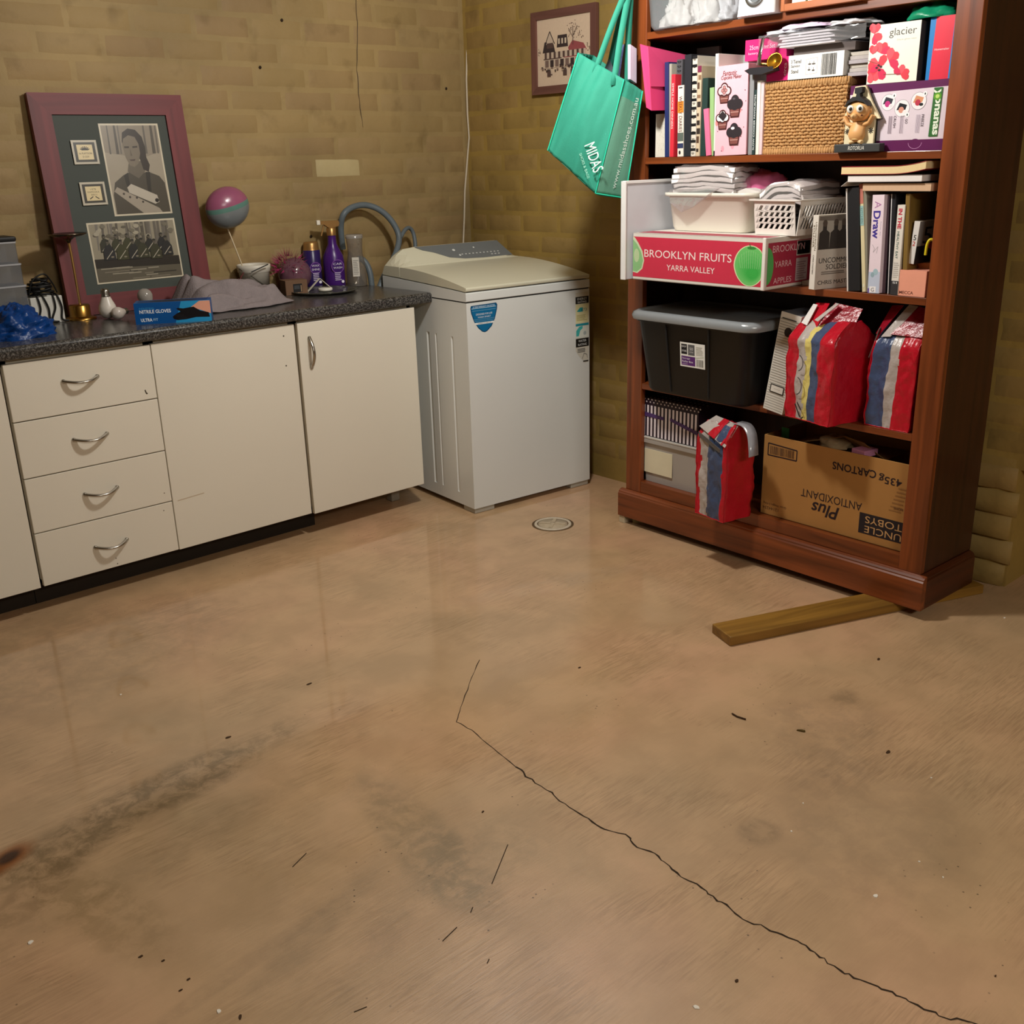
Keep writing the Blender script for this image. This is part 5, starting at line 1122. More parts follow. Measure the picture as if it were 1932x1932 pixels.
o = crumple('black_pouch', .055, .03, .03, mat((34, 32, 36), .5), 6.1, .2, 2, nu=30, nv=12); kC = (0.5637, 1.517); o.matrix_world = FB @ T((kC[0], .035, SB+.2605)); 
bpy.data.objects.remove(o)
pouch = thing('black_pouch', 'small black pouch tucked under the spoon over the grey book', 'pouch', FB @ T((kC[0]-.055, -.006, kC[1]-.008)))
MB().prism([(0, .012), (.02, .018), (.10, .017), (.105, .006), (.06, -.002), (.02, .0)], 0, .03, 'Y').build('pouch', mat((36, 34, 38), .5), pouch, None, .003)

# ice cream maker box lying on the shelf and the vase box on it
yA, yB = (0.9349, 1.4396), (1.1527, 1.2839)
t = carton('purple and white frozen dessert maker box behind the carved plaque', 'box', 'dessert_maker_box', .846, .034, SB, 1.138-.846, .2, .1735, (92, 34, 78))
L_ = 1.138-.846; p = FR_(); p.rect(0, 0, L_, .1735, (98, 34, 84)); p.poly([(.0, .028), (L_, .028), (L_, .156), (.0, .150)], (226, 212, 222)); p.disc(.206, .016, .017, .014, (98, 34, 84), 20); 
p.line([(.206+.019*math.cos(R(a)), .020+.015*math.sin(R(a))) for a in range(180, 361, 15)], .001, (206, 150, 196))
for cx, cz, r, cols in ((.118, .125, .020, ((60, 60, 70), (196, 60, 130), (230, 226, 230))), (.160, .108, .021, ((40, 40, 46), (214, 150, 130), (240, 236, 236))), (.206, .124, .021, ((214, 150, 110), (190, 60, 80), (40, 44, 46)))):
    p.disc(cx, cz, r+.001, r+.001, (150, 140, 150)); p.disc(cx, cz, r, r, (246, 240, 242)); p.poly([(cx-.016, cz-.004), (cx-.008, cz+.014), (cx+.014, cz+.008), (cx+.01, cz-.004)], cols[0]); p.disc(cx-.002, cz-.004, .008, .008, cols[1], 14); p.disc(cx+.008, cz-.009, .006, .004, cols[2], 10); p.disc(cx+r*.8, cz+(r*.8 if cx != .160 else -r*.8), .006, .006, (250, 248, 250), 14); p.disc(cx+r*.8, cz+(r*.8 if cx != .160 else -r*.8), .002, .003, (60, 60, 60), 8)
for u, s in ((.142, 'CRUSH'), (.176, 'GO'), (.222, 'FREEZE')): p.text(s, u, .075, (70, 60, 74), w=.03 if len(s) > 2 else .012, h=.007, rot=-90); p.bars(u-.018, .045, u-.006, .09, 6, (150, 136, 150), False, .4)
p.poly([(.243, .034), (.268, .034), (.271, .154), (.247, .154)], (58, 110, 58)); p.text('yonanas', .257, .094, (236, 244, 226), w=.112, h=.020, rot=-90, bold=.03); p.disc(.258, .1325, .0105, .0095, (96, 160, 50)); p.disc(.258, .1325, .0055, .005, (196, 224, 120), 14)
p.build('box_print', t, .35)
t = carton('cream vase box printed with red orchid flowers on the second shelf', 'box', 'vase_box', .893, .034, SB+.1742, .146, .14, .146, (70, 58, 50))
p = FR_(); p.rect(0, 0, .146, .146, (242, 238, 222)); p.text('glacier', .096, .122, (60, 60, 58), w=.078, h=.024); p.text('25cm glass vase', .108, .104, (150, 148, 140), w=.056, h=.005)
def petal(cx, cz, r, a, c): 
    ca, sa = math.cos(R(a)), math.sin(R(a)); p.poly([(cx+r*(ca*u-sa*v), cz+r*(sa*u+ca*v)) for u, v in ((0, 0), (.35, .32), (.8, .42), (1.1, .2), (1.15, -.1), (.9, -.38), (.4, -.3))], c)
for cx, cz, r, as_ in ((.012, .125, .024, (60, 110, 280, -30)), (.036, .075, .026, (60, 110, 20)), (.034, .040, .030, (60, 250, 300, 200, 140)), (.062, .055, .028, (30, 80, 330)), (.10, .018, .022, (20, 80, 140, 340)), (.008, .03, .024, (80, 280, 30)), (.012, .075, .02, (100, 60))):
    for k, a in enumerate(as_): petal(cx, cz, r, a, ((222, 62, 76), (232, 84, 96), (214, 44, 84))[k % 3])
for cx, cz in ((.033, .046), (.028, .04), (.040, .042), (.036, .034)): p.disc(cx, cz, .004, .003, (60, 30, 36), 8)
p.line([(.0, .06), (.03, .05)], .0012, (120, 80, 60)); p.line([(.05, .022), (.1, .02)], .0012, (120, 80, 60)); p.build('box_print', t, .4)
t = carton('red and blue appliance box at the right end of the second shelf', 'box', 'appliance_box', 1.058, .045, SB+.1742, .096, .15, .15, (20, 120, 190))
p = FR_(); p.rect(0, 0, .096, .15, (20, 124, 196)); p.poly([(.010, 0), (.062, 0), (.066, .15), (.016, .15)], (226, 40, 66)); p.poly([(.062, 0), (.096, 0), (.096, .112), (.066, .112)], (14, 132, 210)); p.rect(.066, .112, .096, .15, (150, 142, 134)); p.text('Homemaker', .038, .072, (246, 220, 224), w=.04, h=.005); p.text('G', .079, .085, (240, 246, 250), h=.014); p.text('s', .079, .066, (240, 246, 250), h=.011); p.build('box_print', t, .4)
o = crumple('green_plastic_bag', .075, .06, .042, mat((20, 134, 96), .3, .2, 14, bump=.4, bscale=40), 9.2, .3, 2.2, nu=44, nv=16); gq = (1.0428, 1.6071); o.matrix_world = FB @ T((gq[0]+.005, .10, SB+.3245)); tag(o, 'crumpled green plastic bag on top of the vase and appliance boxes', 'bag')

# carved house shaped plaque
pu = lambda a: (a[0], a[1])
t = BI('carved_plaque', 'house shaped wooden souvenir plaque with a carved pot bellied figure', 'ornament', .826, .006, SB)
CRM = mat((232, 220, 182), .5, .06, 30); BLK = mat((34, 34, 34), .5); SKN = mat((222, 168, 108), .45, .12, 20)
P_W = .142
bx('base', (.0, -.004, 0, P_W, .022, .022), mat((58, 60, 60), .5), t, None, .002)
hp = [(.022, .022), (.022, .085), (.012, .085), (.032, .125), (.045, .170), (.076, .172), (.100, .128), (.128, .085), (.112, .085), (.112, .022)]
MB().prism(hp, .010, .018, 'Y').build('board', CRM, t, None, .001)
MB().prism([(x+.004, z-.002) for x, z in hp], .018, .020, 'Y').build('board_edge', BLK, t)
mb = MB()
ell(mb, [(.066, .004, .026, .012, .008), (.066, .002, .034, .021, .013), (.066, .0, .046, .025, .016), (.066, .001, .058, .023, .014), (.067, .003, .068, .022, .011), (.067, .004, .078, .014, .009)]); mb.build('torso', SKN, t)
ell(MB(), [(.067, .004, .080, .012, .008), (.067, .001, .086, .026, .013), (.067, -.001, .096, .033, .017), (.067, -.002, .108, .035, .018), (.067, -.001, .120, .031, .016), (.067, .002, .131, .022, .011), (.067, .004, .138, .008, .006)]).build('head', SKN, t)
for s in (-1, 1):
    MB().tube([(.067+s*.015, .004, .070), (.067+s*.033, .003, .075), (.067+s*.044, .003, .094)], [.009, .0085, .008], 10, flat=.7).build('arm', SKN, t)
    MB().lathe([(.0, -.004), (.006, -.003), (.008, 0), (.006, .003), (0, .004)], 12, M=T((.067+s*.031, .004, .106)) @ RX(90), cap=False).build('ear', SKN, t)
    MB().tube([(.067+s*.008, .004, .034), (.067+s*.012, .0, .028), (.067+s*.02, -.004, .0255)], [.010, .008, .006], 10, flat=.8).build('leg', mat((220, 190, 140), .5), t)
    e = MB().lathe([(0, .002), (.0105, .001), (.010, -.002)], 14, M=T((.067+s*.0145, -.0185, .112)) @ RX(90), cap=False).build('eye', mat((244, 238, 224), .3), t)
    MB().lathe([(0, .0042), (.0042, .0036), (.005, .002)], 12, M=T((.067+s*.0145+.002, -.0185, .112)) @ RX(90), cap=False).build('pupil', BLK, e)
    MB().lathe([(0, .003), (.0022, .002), (.0022, 0)], 10, M=T((.067+s*.020, -.0145, .095)) @ RX(90), cap=False).build('cheek_spot', mat((90, 40, 30), .5), t)
    p = Print((0, .0098, 0))
    for k in range(8): a = R(k*45); cx = .067+s*.036; p.line([(cx, .055), (cx+.008*math.cos(a), .055+.008*math.sin(a))], .0025, (60, 54, 44))
    p.build('rosette', t)
MB().lathe([(0, .012), (.006, .011), (.009, .006), (.009, 0)], 14, M=T((.067, -.016, .093)) @ RX(90), cap=False).build('mouth', mat((226, 176, 116), .4), t)
MB().lathe([(0, .016), (.003, .0155), (.0045, .011)], 12, M=T((.067, -.017, .093)) @ RX(90), cap=False).build('tongue', mat((236, 196, 140), .4), t)
MB().prism([(.031, .118), (.041, .133), (.056, .143), (.078, .143), (.093, .133), (.103, .118), (.089, .128), (.067, .133), (.045, .128)], -.0175, .008, 'Y').build('hair_band', BLK, t, None, .001)
MB().prism([(.058, .142), (.060, .150), (.054, .152), (.054, .166), (.076, .168), (.076, .154), (.070, .151), (.072, .142)], -.006, .009, 'Y').build('topknot', BLK, t, None, .001)
MB().lathe([(.010, .0), (.013, .004), (.016, -.003)], 14, 0, (.066, .003, .036), False).build('skirt', mat((200, 170, 110), .7), t)
p = Print((0, -.0043, 0)); p.text('ROTORUA', .07, .011, (226, 224, 214), w=.05, h=.010, shear=.2); p.build('base_lettering', t)

# ---- third shelf: apple carton, tubs, books
t = BI('white_board', 'white board with a raised edge standing at the left of the apple carton', 'board', .149, -.142, SC)
WBD = mat((206, 208, 214), .5)
bx('board', (0, 0, 0, .012, .28, .312), WBD, t, None, .001); bx('edge_strip', (-.004, -.006, 0, .016, 0, .312), mat((236, 236, 234), .5), t, None, .001); bx('edge_strip', (-.003, 0, .304, .015, .28, .313), mat((236, 236, 234), .5), t, None, .001)
CAR = (206, 54, 78); aw, ah, ad = .527, .150, .36
t = BI('apple_carton', 'red and white cardboard apple carton jutting out of the third shelf', 'box', .171, -.115, SC)
CB = mat((224, 218, 208), .6, .05, 10)
mb = MB().box(0, 0, 0, aw, .004, ah).box(0, ad-.004, 0, aw, ad, ah).box(0, .004, 0, .004, ad-.004, ah).box(0, 0, 0, aw, ad, .004).box(0, 0, ah-.003, aw, ad, ah)
mb.box(aw-.004, .004, 0, aw, .16, ah).box(aw-.004, .23, 0, aw, ad-.004, ah).box(aw-.004, .16, 0, aw, .23, ah*.62).box(aw-.004, .16, ah*.88, aw, .23, ah)
mb.build('carton', CB, t, None, .0012)
bx('corner_edge', (aw-.010, -.003, 0, aw+.002, .004, ah+.002), mat((236, 230, 222), .5), t, None, .002)
p = FR_(); p.rect(0, .010, aw-.010, ah-.012, CAR)
p.poly([(0, ah*.16), (.02, ah*.14), (.042, ah*.24), (.05, ah*.42), (.042, ah*.62), (.022, ah*.8), (.008, ah*.9), (0, ah*.92)], (206, 216, 180)); p.poly([(0, ah*.18), (.018, ah*.17), (.038, ah*.26), (.045, ah*.42), (.036, ah*.6), (.018, ah*.76), (0, ah*.86)], (140, 190, 130)); p.disc(.016, ah*.52, .012, .022, (186, 206, 160), 14)
p.text('BROOKLYN FRUITS', .228, ah*.58, (246, 230, 226), w=.355, h=.024); p.text('YARRA VALLEY', .245, ah*.31, (246, 230, 226), w=.195, h=.018)
ax_, az_ = .474, ah*.46
def clipd(cx, cz, rx, rz, c, hi=aw-.011):
    p.poly([(min(hi, cx+rx*math.cos(R(k*10))*(1-.12*max(0, -math.sin(R(k*10))))), cz+rz*math.sin(R(k*10))) for k in range(36)], c)
clipd(ax_, az_, .060, ah*.40, (222, 226, 180)); clipd(ax_, az_, .056, ah*.385, (112, 196, 108))
for k in range(6): clipd(ax_+.004*k*.5, az_-.004*k, .052-.006*k, ah*(.34-.045*k), (108-9*k, 196-4*k, 106-6*k))
for k in range(10): p.line([(ax_-.04+.0085*k, az_+ah*.30*math.sqrt(max(0, 1-((k-4.7)/5.6)**2))), (ax_-.034+.0075*k, az_-ah*.05)], .0012, (160, 216, 150))
p.disc(ax_+.004, az_+ah*.35, .016, .004, (60, 140, 64), 12); p.line([(ax_+.002, az_+ah*.33), (ax_-.004, az_+ah*.43)], .003, (80, 110, 50))
p.build('front_print', t, .4)
p = Print((aw+.0003, 0, 0), (0, 1, 0), (0, 0, 1)); p.poly([(.012, .010), (.155, .010), (.155, ah-.014), (.012, ah-.014)], (170, 48, 72)); p.poly([(.155, .010), (.235, .010), (.235, ah*.6), (.155, ah*.6)], (170, 48, 72)); p.rect(.235, .010, .35, ah-.014, (170, 48, 72)); p.rect(.155, ah*.89, .235, ah-.014, (170, 48, 72))
p.disc(.012, az_, .030, ah*.36, (84, 180, 92), 16, -90, 90); p.text('BROOKLYN', .115, ah*.78, (232, 190, 196), w=.16, h=.020); p.text('YARRA', .09, ah*.48, (232, 190, 196), w=.085, h=.018); p.text('APPLES', .09, ah*.16, (232, 190, 196), w=.09, h=.017); p.rect(.155, ah*.10, .215, ah*.55, (196, 184, 188)); p.bars(.16, ah*.14, .21, ah*.5, 8, (150, 130, 140)); p.build('end_print', t, .4)
p = Print((0, 0, ah+.0003), (1, 0, 0), (0, 1, 0)); p.rect(.01, .012, aw-.012, .085, (164, 58, 78)); p.build('top_print', t, .5)
HC = SC+ah+.0006
# white tub with packets of white napkins
TUBW = mat((232, 228, 214), .4, .03, 5)
t = BI('white_tub', 'white plastic tub standing on the apple carton', 'tub', .205, .005, HC+.001)
rings = [rrect(.018, .01, .315, .20, .03, 0), rrect(.012, .006, .321, .204, .03, .012), rrect(.0, -.006, .335, .216, .035, .105), rrect(-.004, -.010, .339, .22, .035, .108), rrect(-.012, -.018, .347, .228, .04, .109), rrect(-.012, -.018, .347, .228, .04, .120), rrect(-.004, -.010, .339, .22, .035, .120), rrect(.004, -.002, .331, .212, .03, .108), rrect(.02, .012, .313, .198, .03, .006)]
MB().loft(rings, smooth=True).build('tub', TUBW, t)
NAP = mat((242, 238, 236), .85, .04, 30, spec=.15); FILM = film((240, 236, 236), .14, .14, .10)
def napkins(label, u, w, h, sx, sy, n, th, rz, seed, droop=.3, ry=0, grp=None):
    t = BI('napkin_packet', label, 'packet', u, w, h, rz, ry); 
    mb = MB()
    for k in range(n):
        def top(a, b_, k=k): return (sx*a+.004*math.sin(k*2.1), sy*b_+.004*math.sin(k*1.3+1), th*k+th*.82*1+droop*.05*math.sin(a*math.pi)+.009*mnoise.noise(Vector((a*3+seed, b_*3, k*.5))))
        g1 = [[top(a/10, b_/6) for a in range(11)] for b_ in range(7)]
        rings = [[(g1[0][a][0], g1[0][a][1], g1[0][a][2]-th*.8) for a in range(11)]]+g1+[[(g1[6][a][0], g1[6][a][1], g1[6][a][2]-th*.8) for a in range(11)]]
        mb.loft([[tuple(q) for q in r] for r in rings], 0, False, True, None, None, False)
        mb.add([(g1[b_][10][0], g1[b_][10][1], g1[b_][10][2]-z) for z in (th*.8, 0) for b_ in range(7)], [(i, i+1, 8+i, 7+i) for i in range(6)], 0, True)
        mb.add([(g1[b_][0][0], g1[b_][0][1], g1[b_][0][2]-z) for z in (0, th*.8) for b_ in range(7)], [(i, i+1, 8+i, 7+i) for i in range(6)], 0, True)
    mb.build('napkins', NAP, t)
    H_ = n*th
    def shell(a, b_):
        an = a*2*math.pi; ph = (b_-.5)*math.pi; x = math.cos(ph)*math.cos(an); y = math.cos(ph)*math.sin(an); z = math.sin(ph)
        pw_ = .45; f = lambda q: math.copysign(abs(q)**pw_, q); k = 1+.10*mnoise.noise(Vector((x*2.4+seed, y*2.4, z*2.4)))+.06*abs(mnoise.noise(Vector((x*6, y*6+seed, z*6))))
        return (sx*.5+sx*.56*f(x)*k, sy*.5+sy*.58*f(y)*k, H_*.5+droop*.03+H_*.62*f(z)*k)
    MB().grid(shell, 36, 20).build('plastic_film', FILM, t)
    return t
napkins('packet of folded white napkins in clear plastic lying across the white tub', .222, .015, HC+.119, .235, .14, 5, .0155, 4, 1.7, .12)
t = BI('plastic_flap', 'loose flap of clear plastic hanging over the front of the white tub', 'plastic', .255, -.022, HC+.06)
MB().add([(-.04, .03, .07), (.17, .03, .075), (.15, -.002, .058), (.09, -.006, .018), (.045, -.007, .002), (-.01, .0, .03)], [(0, 1, 2, 3, 4, 5)]).build('flap', FILM, t, None, 0, 2, .001)
PKT = mat((226, 120, 164), .8, .2, 20)
o = crumple('pink_tissue', .085, .06, .055, PKT, 2.2, .3, 2.2, nu=40, nv=14); o.matrix_world = FB @ T((.47, .16, HC+.122)); tag(o, 'crumpled pink tissue paper behind the napkin packet at the back of the shelf', 'tissue')
MB().prism([(0, 0), (.12, 0), (.10, .012), (.05, .022), (.01, .010)], 0, .05, 'Y').build('paper_sheet', mat((232, 226, 220), .7), None, FB @ T((.44, .05, HC+.112)), .002)
tag(bpy.data.objects['paper_sheet'], 'white curled paper on the right end of the white tub', 'paper')
# perforated basket
t = BI('laundry_basket', 'small white basket with slanted slots standing right of the white tub', 'basket', .575, .0, HC+.0012, -3)
BW_ = mat((236, 230, 222), .4); bw2, bd2, bh2 = .150, .235, .098
mb = MB().box(0, 0, 0, bw2, bd2, .004)
def panel(P0, U, V, L_, H_, n, m_, slant, long_=False, th=.0025, n_=None):
    # plate with slanted slots built from rails and bars
    P0, U, V = Vector(P0), Vector(U), Vector(V); N_ = U.cross(V).normalized()*th
    def q4(a, b_, c, d):
        pts = [P0+U*x+V*z for x, z in (a, b_, c, d)]; v = [tuple(x) for x in pts]+[tuple(x+N_) for x in pts]
        mb.add(v, [(0, 3, 2, 1), (4, 5, 6, 7), (0, 1, 5, 4), (1, 2, 6, 5), (2, 3, 7, 6), (3, 0, 4, 7)])
    e = .013; zb_, zt_ = .018, H_-.012
    q4((0, 0), (L_, 0), (L_, zb_), (0, zb_)); q4((0, zt_), (L_, zt_), (L_, H_), (0, H_)); q4((0, zb_), (e, zb_), (e, zt_), (0, zt_)); q4((L_-e, zb_), (L_, zb_), (L_, zt_), (L_-e, zt_))
    rw = (zt_-zb_)/m_; bar = (L_-2*e)/n
    for j in range(m_):
        z0_, z1_ = zb_+rw*j, zb_+rw*(j+1)
        if j: q4((e, z0_-.0022), (L_-e, z0_-.0022), (L_-e, z0_+.0022), (e, z0_+.0022))
        for i in range(n+1):
            c = e+bar*i; w_ = bar*.21
            q4((c-w_-slant/2, z0_), (c+w_-slant/2, z0_), (c+w_+slant/2, z1_), (c-w_+slant/2, z1_))
panel((.0, 0, 0), (1, 0, 0), (-.0, -.12, 1), bw2, bh2, 6, 4, .012)
panel((bw2, 0, 0), (0, 1, 0), (.12, 0, 1), bd2, bh2, 15, 2, .012)
panel((0, bd2, 0), (0, -1, 0), (-.12, 0, 1), bd2, bh2, 15, 2, .012)
panel((bw2, bd2, 0), (-1, 0, 0), (0, .12, 1), bw2, bh2, 6, 4, .006)
mb.build('basket', BW_, t)
rm = [rrect(-.012, -.012, bw2+.012, bd2+.012, .012, bh2-.001), rrect(-.022, -.022, bw2+.022, bd2+.022, .014, bh2+.001), rrect(-.022, -.022, bw2+.022, bd2+.022, .014, bh2+.005), rrect(-.010, -.010, bw2+.010, bd2+.010, .012, bh2+.005)]
MB().loft(rm, smooth=False, cap=False).build('rim', BW_, t)
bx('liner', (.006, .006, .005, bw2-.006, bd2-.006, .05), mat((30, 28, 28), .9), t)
napkins('packet of folded white napkins in clear plastic heaped in the slotted basket', .578, .020, HC+.062, .150, .19, 4, .0150, -3, 6.2, .42, -9)

# books standing at the right of the third shelf
def cspine(label, tl, bl, tr, depth, rgb, w=.03, rz=0, shelf=SC, **k):
    hgt = tl[1]-shelf; tilt = math.degrees(math.atan2(tl[0]-bl[0], hgt)); k.setdefault('group', 'standing books on the third shelf'); return book(label, bl[0], bl[0]+tr[0]-tl[0], hgt, w, depth, shelf, rgb, rz=rz, tilt=tilt, **k)
t, x, h = book('white paperback with a sepia photograph of standing men, left of the black binder', .777, .8, .212, -.002, .15, SC, (226, 220, 210), rz=-14, soft=True)
p = FR_(); p.text('UNCOMMON', x*.68, h*.72, (110, 96, 70), w=h*.38, h=x*.26, rot=-90); p.text('SOLDIER', x*.32, h*.72, (110, 96, 70), w=h*.30, h=x*.26, rot=-90); p.text('CHRIS MASTERS', x*.5, h*.34, (60, 56, 50), w=h*.26, h=x*.2, rot=-90); p.build('spine_title', t)
p = Print((x+.0003, 0, 0), (0, 1, 0), (0, 0, 1)); d = .15
p.rect(0, 0, d, h, (206, 200, 190)); p.rect(0, h*.60, d, h, (176, 170, 160)); p.poly([(d*.02, h*.98), (d, h*1.0), (d, h*.9), (d*.02, h*.93)], (120, 112, 104))
for cx, s in ((.17, 1.), (.45, 1.1), (.65, 1.15), (.86, 1.1)): p.poly([(d*(cx-.14), h*.54), (d*(cx-.13), h*.76), (d*(cx-.05), h*.80), (d*(cx-.05), h*(.84+.04*s)), (d*(cx+.05), h*(.84+.04*s)), (d*(cx+.05), h*.80), (d*(cx+.13), h*.76), (d*(cx+.14), h*.54)], (58, 52, 48)); p.disc(d*cx, h*(.86+.03*s), .009, .010, (88, 76, 66), 12)
p.text('UNCOMMON', d*.52, h*.39, (52, 48, 44), w=d*.9, h=h*.07); p.text('SOLDIER', d*.56, h*.30, (52, 48, 44), w=d*.6, h=h*.07); p.bars(d*.15, h*.2, d*.85, h*.25, 2, (120, 112, 104)); p.text('CHRIS MASTERS', d*.55, h*.09, (60, 56, 52), w=d*.95, h=h*.055); p.build('cover_print', t)
bx('white_stub', (0, 0, 0, .07, .12, .012), mat((196, 190, 178), .7), BI('notepad', 'low pale notepad lying behind the sepia paperback', 'pad', .70, .075, SC))
t, x, h = cspine('thick black binder on the third shelf', (0.8649, 1.1885), (0.894, 0.9047), (0.9001, 1.19), .17, (36, 36, 38), w=.025, name='binder', cat='binder')
bx('white_edge', (-.004, -.002, 0, -.0005, .16, h), mat((226, 220, 214), .6), t)
t, x, h = cspine('slim cream book with a pink head right of the black binder', (0.8976, 1.2012), (0.9349, 0.9117), (0.9091, 1.2026), .16, (224, 212, 170), w=.03, soft=True)
p = FR_(); p.rect(0, h*.82, x, h, (196, 120, 106)); p.rect(0, h*.62, x, h*.80, (150, 190, 186)); p.text('KITCHEN', x*.5, h*.71, (90, 110, 110), w=h*.14, h=x*.6, rot=-90); p.disc(x*.5, h*.06, x*.3, x*.5, (230, 226, 200), 8); p.build('spine_print', t)
t, x, h = cspine('grey green book with a garden cover left of the drawing book', (0.9105, 1.1926), (0.9422, 0.9121), (0.9204, 1.1927), .18, (142, 138, 122), w=.032)
p = Print((x+.0003, 0, 0), (0, 1, 0), (0, 0, 1)); p.rect(.004, 0, .17, h*.3, (104, 128, 92)); p.text('ROSES', .02, h*.6, (50, 48, 46), w=.05, h=.010, rot=-90); p.disc(.03, h*.45, .012, .01, (120, 60, 60), 12); p.build('cover_print', t)
t, x, h = cspine('pale pink drawing book with blue lettering on its spine', (0.9471, 1.1704), (0.9562, 0.9049), (0.9827, 1.17), .19, (236, 216, 228), w=.024)
p = FR_(); p.rect(0, 0, x, h, (240, 222, 232)); p.rect(0, 0, x, h*.22, (196, 206, 226)); p.text('Draw', x*.45, h*.70, (70, 54, 150), w=h*.28, h=x*.62, rot=-90, bold=.03); p.text('A', x*.5, h*.90, (176, 120, 170), h=x*.55, rot=-90); p.text('how to', x*.84, h*.66, (180, 170, 190), w=h*.14, h=x*.12, rot=-90)
p.line([(x*.2, h*.5), (x*.4, h*.46), (x*.3, h*.42), (x*.7, h*.48), (x*.6, h*.41)], .0012, (176, 166, 172)); p.disc(x*.6, h*.22, x*.22, x*.25, (168, 196, 206), 14); p.disc(x*.35, h*.19, x*.16, x*.2, (150, 176, 186), 14); p.rect(x*.15, .002, x*.7, h*.07, (246, 244, 246)); p.text('G', x*.42, h*.035, (40, 36, 50), h=x*.3); p.rect(0, 0, x*.12, h*.05, (110, 84, 160)); p.build('spine_title', t)
t, x, h = cspine('mauve grey picture book right of the drawing book', (0.9768, 1.1672), (0.9913, 0.9089), (0.9866, 1.1658), .18, (104, 84, 98), w=.04)
p = Print((x+.0003, 0, 0), (0, 1, 0), (0, 0, 1)); p.rect(.002, 0, .17, h*.25, (64, 62, 76)); p.poly([(.01, h*.72), (.05, h*.72), (.05, h*.98), (.01, h*.98)], (70, 32, 84)); p.disc(.03, h*.3, .016, .008, (150, 70, 90), 14); p.line([(.02, h*.55), (.03, h*.4), (.03, h*.34)], .006, (60, 54, 62)); p.build('cover_print', t)
t, x, h = cspine('black hardback with a white edge line beside the mauve book', (0.9938, 1.1729), (1.0093, 0.9102), (1.0065, 1.173), .18, (34, 34, 38), w=.04)
p = FR_(); p.rect(0, 0, x*.2, h, (222, 220, 220)); p.build('edge_line', t)
t, x, h = cspine('white paperback with red and green lettering on its spine', (1.0239, 1.1445), (1.0256, 0.9113), (1.0458, 1.1448), .16, (232, 226, 216), w=.026, soft=True)
p = FR_(); p.rect(0, 0, x, h*.16, (58, 56, 58)); p.text('IN THE', x*.45, h*.85, (206, 40, 70), w=h*.22, h=x*.5, rot=-90, bold=.03); p.text('HEALTHY EAT', x*.4, h*.56, (60, 110, 106), w=h*.3, h=x*.3, rot=-90); p.bars(x*.1, h*.2, x*.9, h*.38, 8, (206, 202, 196)); p.text('SI', x*.5, h*.14, (240, 240, 240), w=x*.6, h=x*.25); p.build('spine_title', t)
t, x, h = cspine('thin gold brown book left of the peach box', (1.042, 1.1736), (1.0582, 0.9163), (1.0544, 1.1737), .17, (132, 104, 50), w=.03)
# items stacked at the far right
t = carton('peach pink cosmetics box with dark lettering at the right end of the third shelf', 'box', 'cosmetics_box', 1.048, .028, SC, .079, .06, .070, (240, 164, 140))
p = FR_(); p.rect(0, 0, .079, .07, (244, 168, 142)); p.text('MECCA', .024, .009, (84, 40, 30), w=.042, h=.0085, bold=.02); p.build('box_print', t)
carton('orange box stacked behind the peach box', 'box', 'orange_box', 1.060, .089, SC, .064, .07, .086, (226, 150, 94))
t, x, h = book('white spined book with a black number five standing on the orange box', 1.046, 1.063, .114, .04, .14, SC, (226, 222, 218), tilt=4, soft=True)
t.matrix_world = FB @ T((1.062, .040, SC+.0872)) @ RY(4)
bpy.data.objects.remove([c for c in t.children if c.name.startswith('pages')][0])
bx('pages', (.0012, .0012, 0, x-.0012, .138, h-.001), PAGE, t)
p = FR_(); p.text('5', x*.5, h*.62, (40, 40, 42), h=x*.8); p.text('2', x*.5, h*.48, (206, 60, 60), h=x*.7); p.build('spine_title', t)
p = Print((x+.0003, 0, 0), (0, 1, 0), (0, 0, 1)); p.rect(0, 0, .14, h, (150, 144, 142)); p.rect(0, .0, .14, h*.42, (34, 32, 34)); p.text('5', .05, h*.66, (30, 28, 30), w=.045, h=.045); p.poly([(.04, h*.46), (.07, h*.5), (.11, h*.38), (.08, h*.3)], (206, 44, 56)); p.build('cover_print', t)
t = carton('grey box with a black loop at the far right of the third shelf', 'box', 'grey_box', 1.076, .15, SC+.175, .085, .13, .085, (150, 140, 126))
MB().tube([(.045+.018*math.cos(R(a)), -.003, .07+.03*math.sin(R(a))) for a in range(180, 361, 15)], .003, 8).build('loop', mat((30, 28, 28), .5), t)
t = carton('tall blue grey box standing behind the number five book', 'box', 'blue_grey_box', 1.086, .16, SC, .08, .12, .172, (122, 122, 128))
MB().tube(smooth_path([FB @ Vector(q) for q in [(1.128, .05, SC+.15), (1.118, .045, SC+.153), (1.112, .042, SC+.14), (1.110, .042, SC+.112)]]), .004, 8).build('yellow_hook', mat((226, 206, 40), .4))
tag(bpy.data.objects['yellow_hook'], 'small yellow plastic hook beside the right post of the third shelf', 'hook')
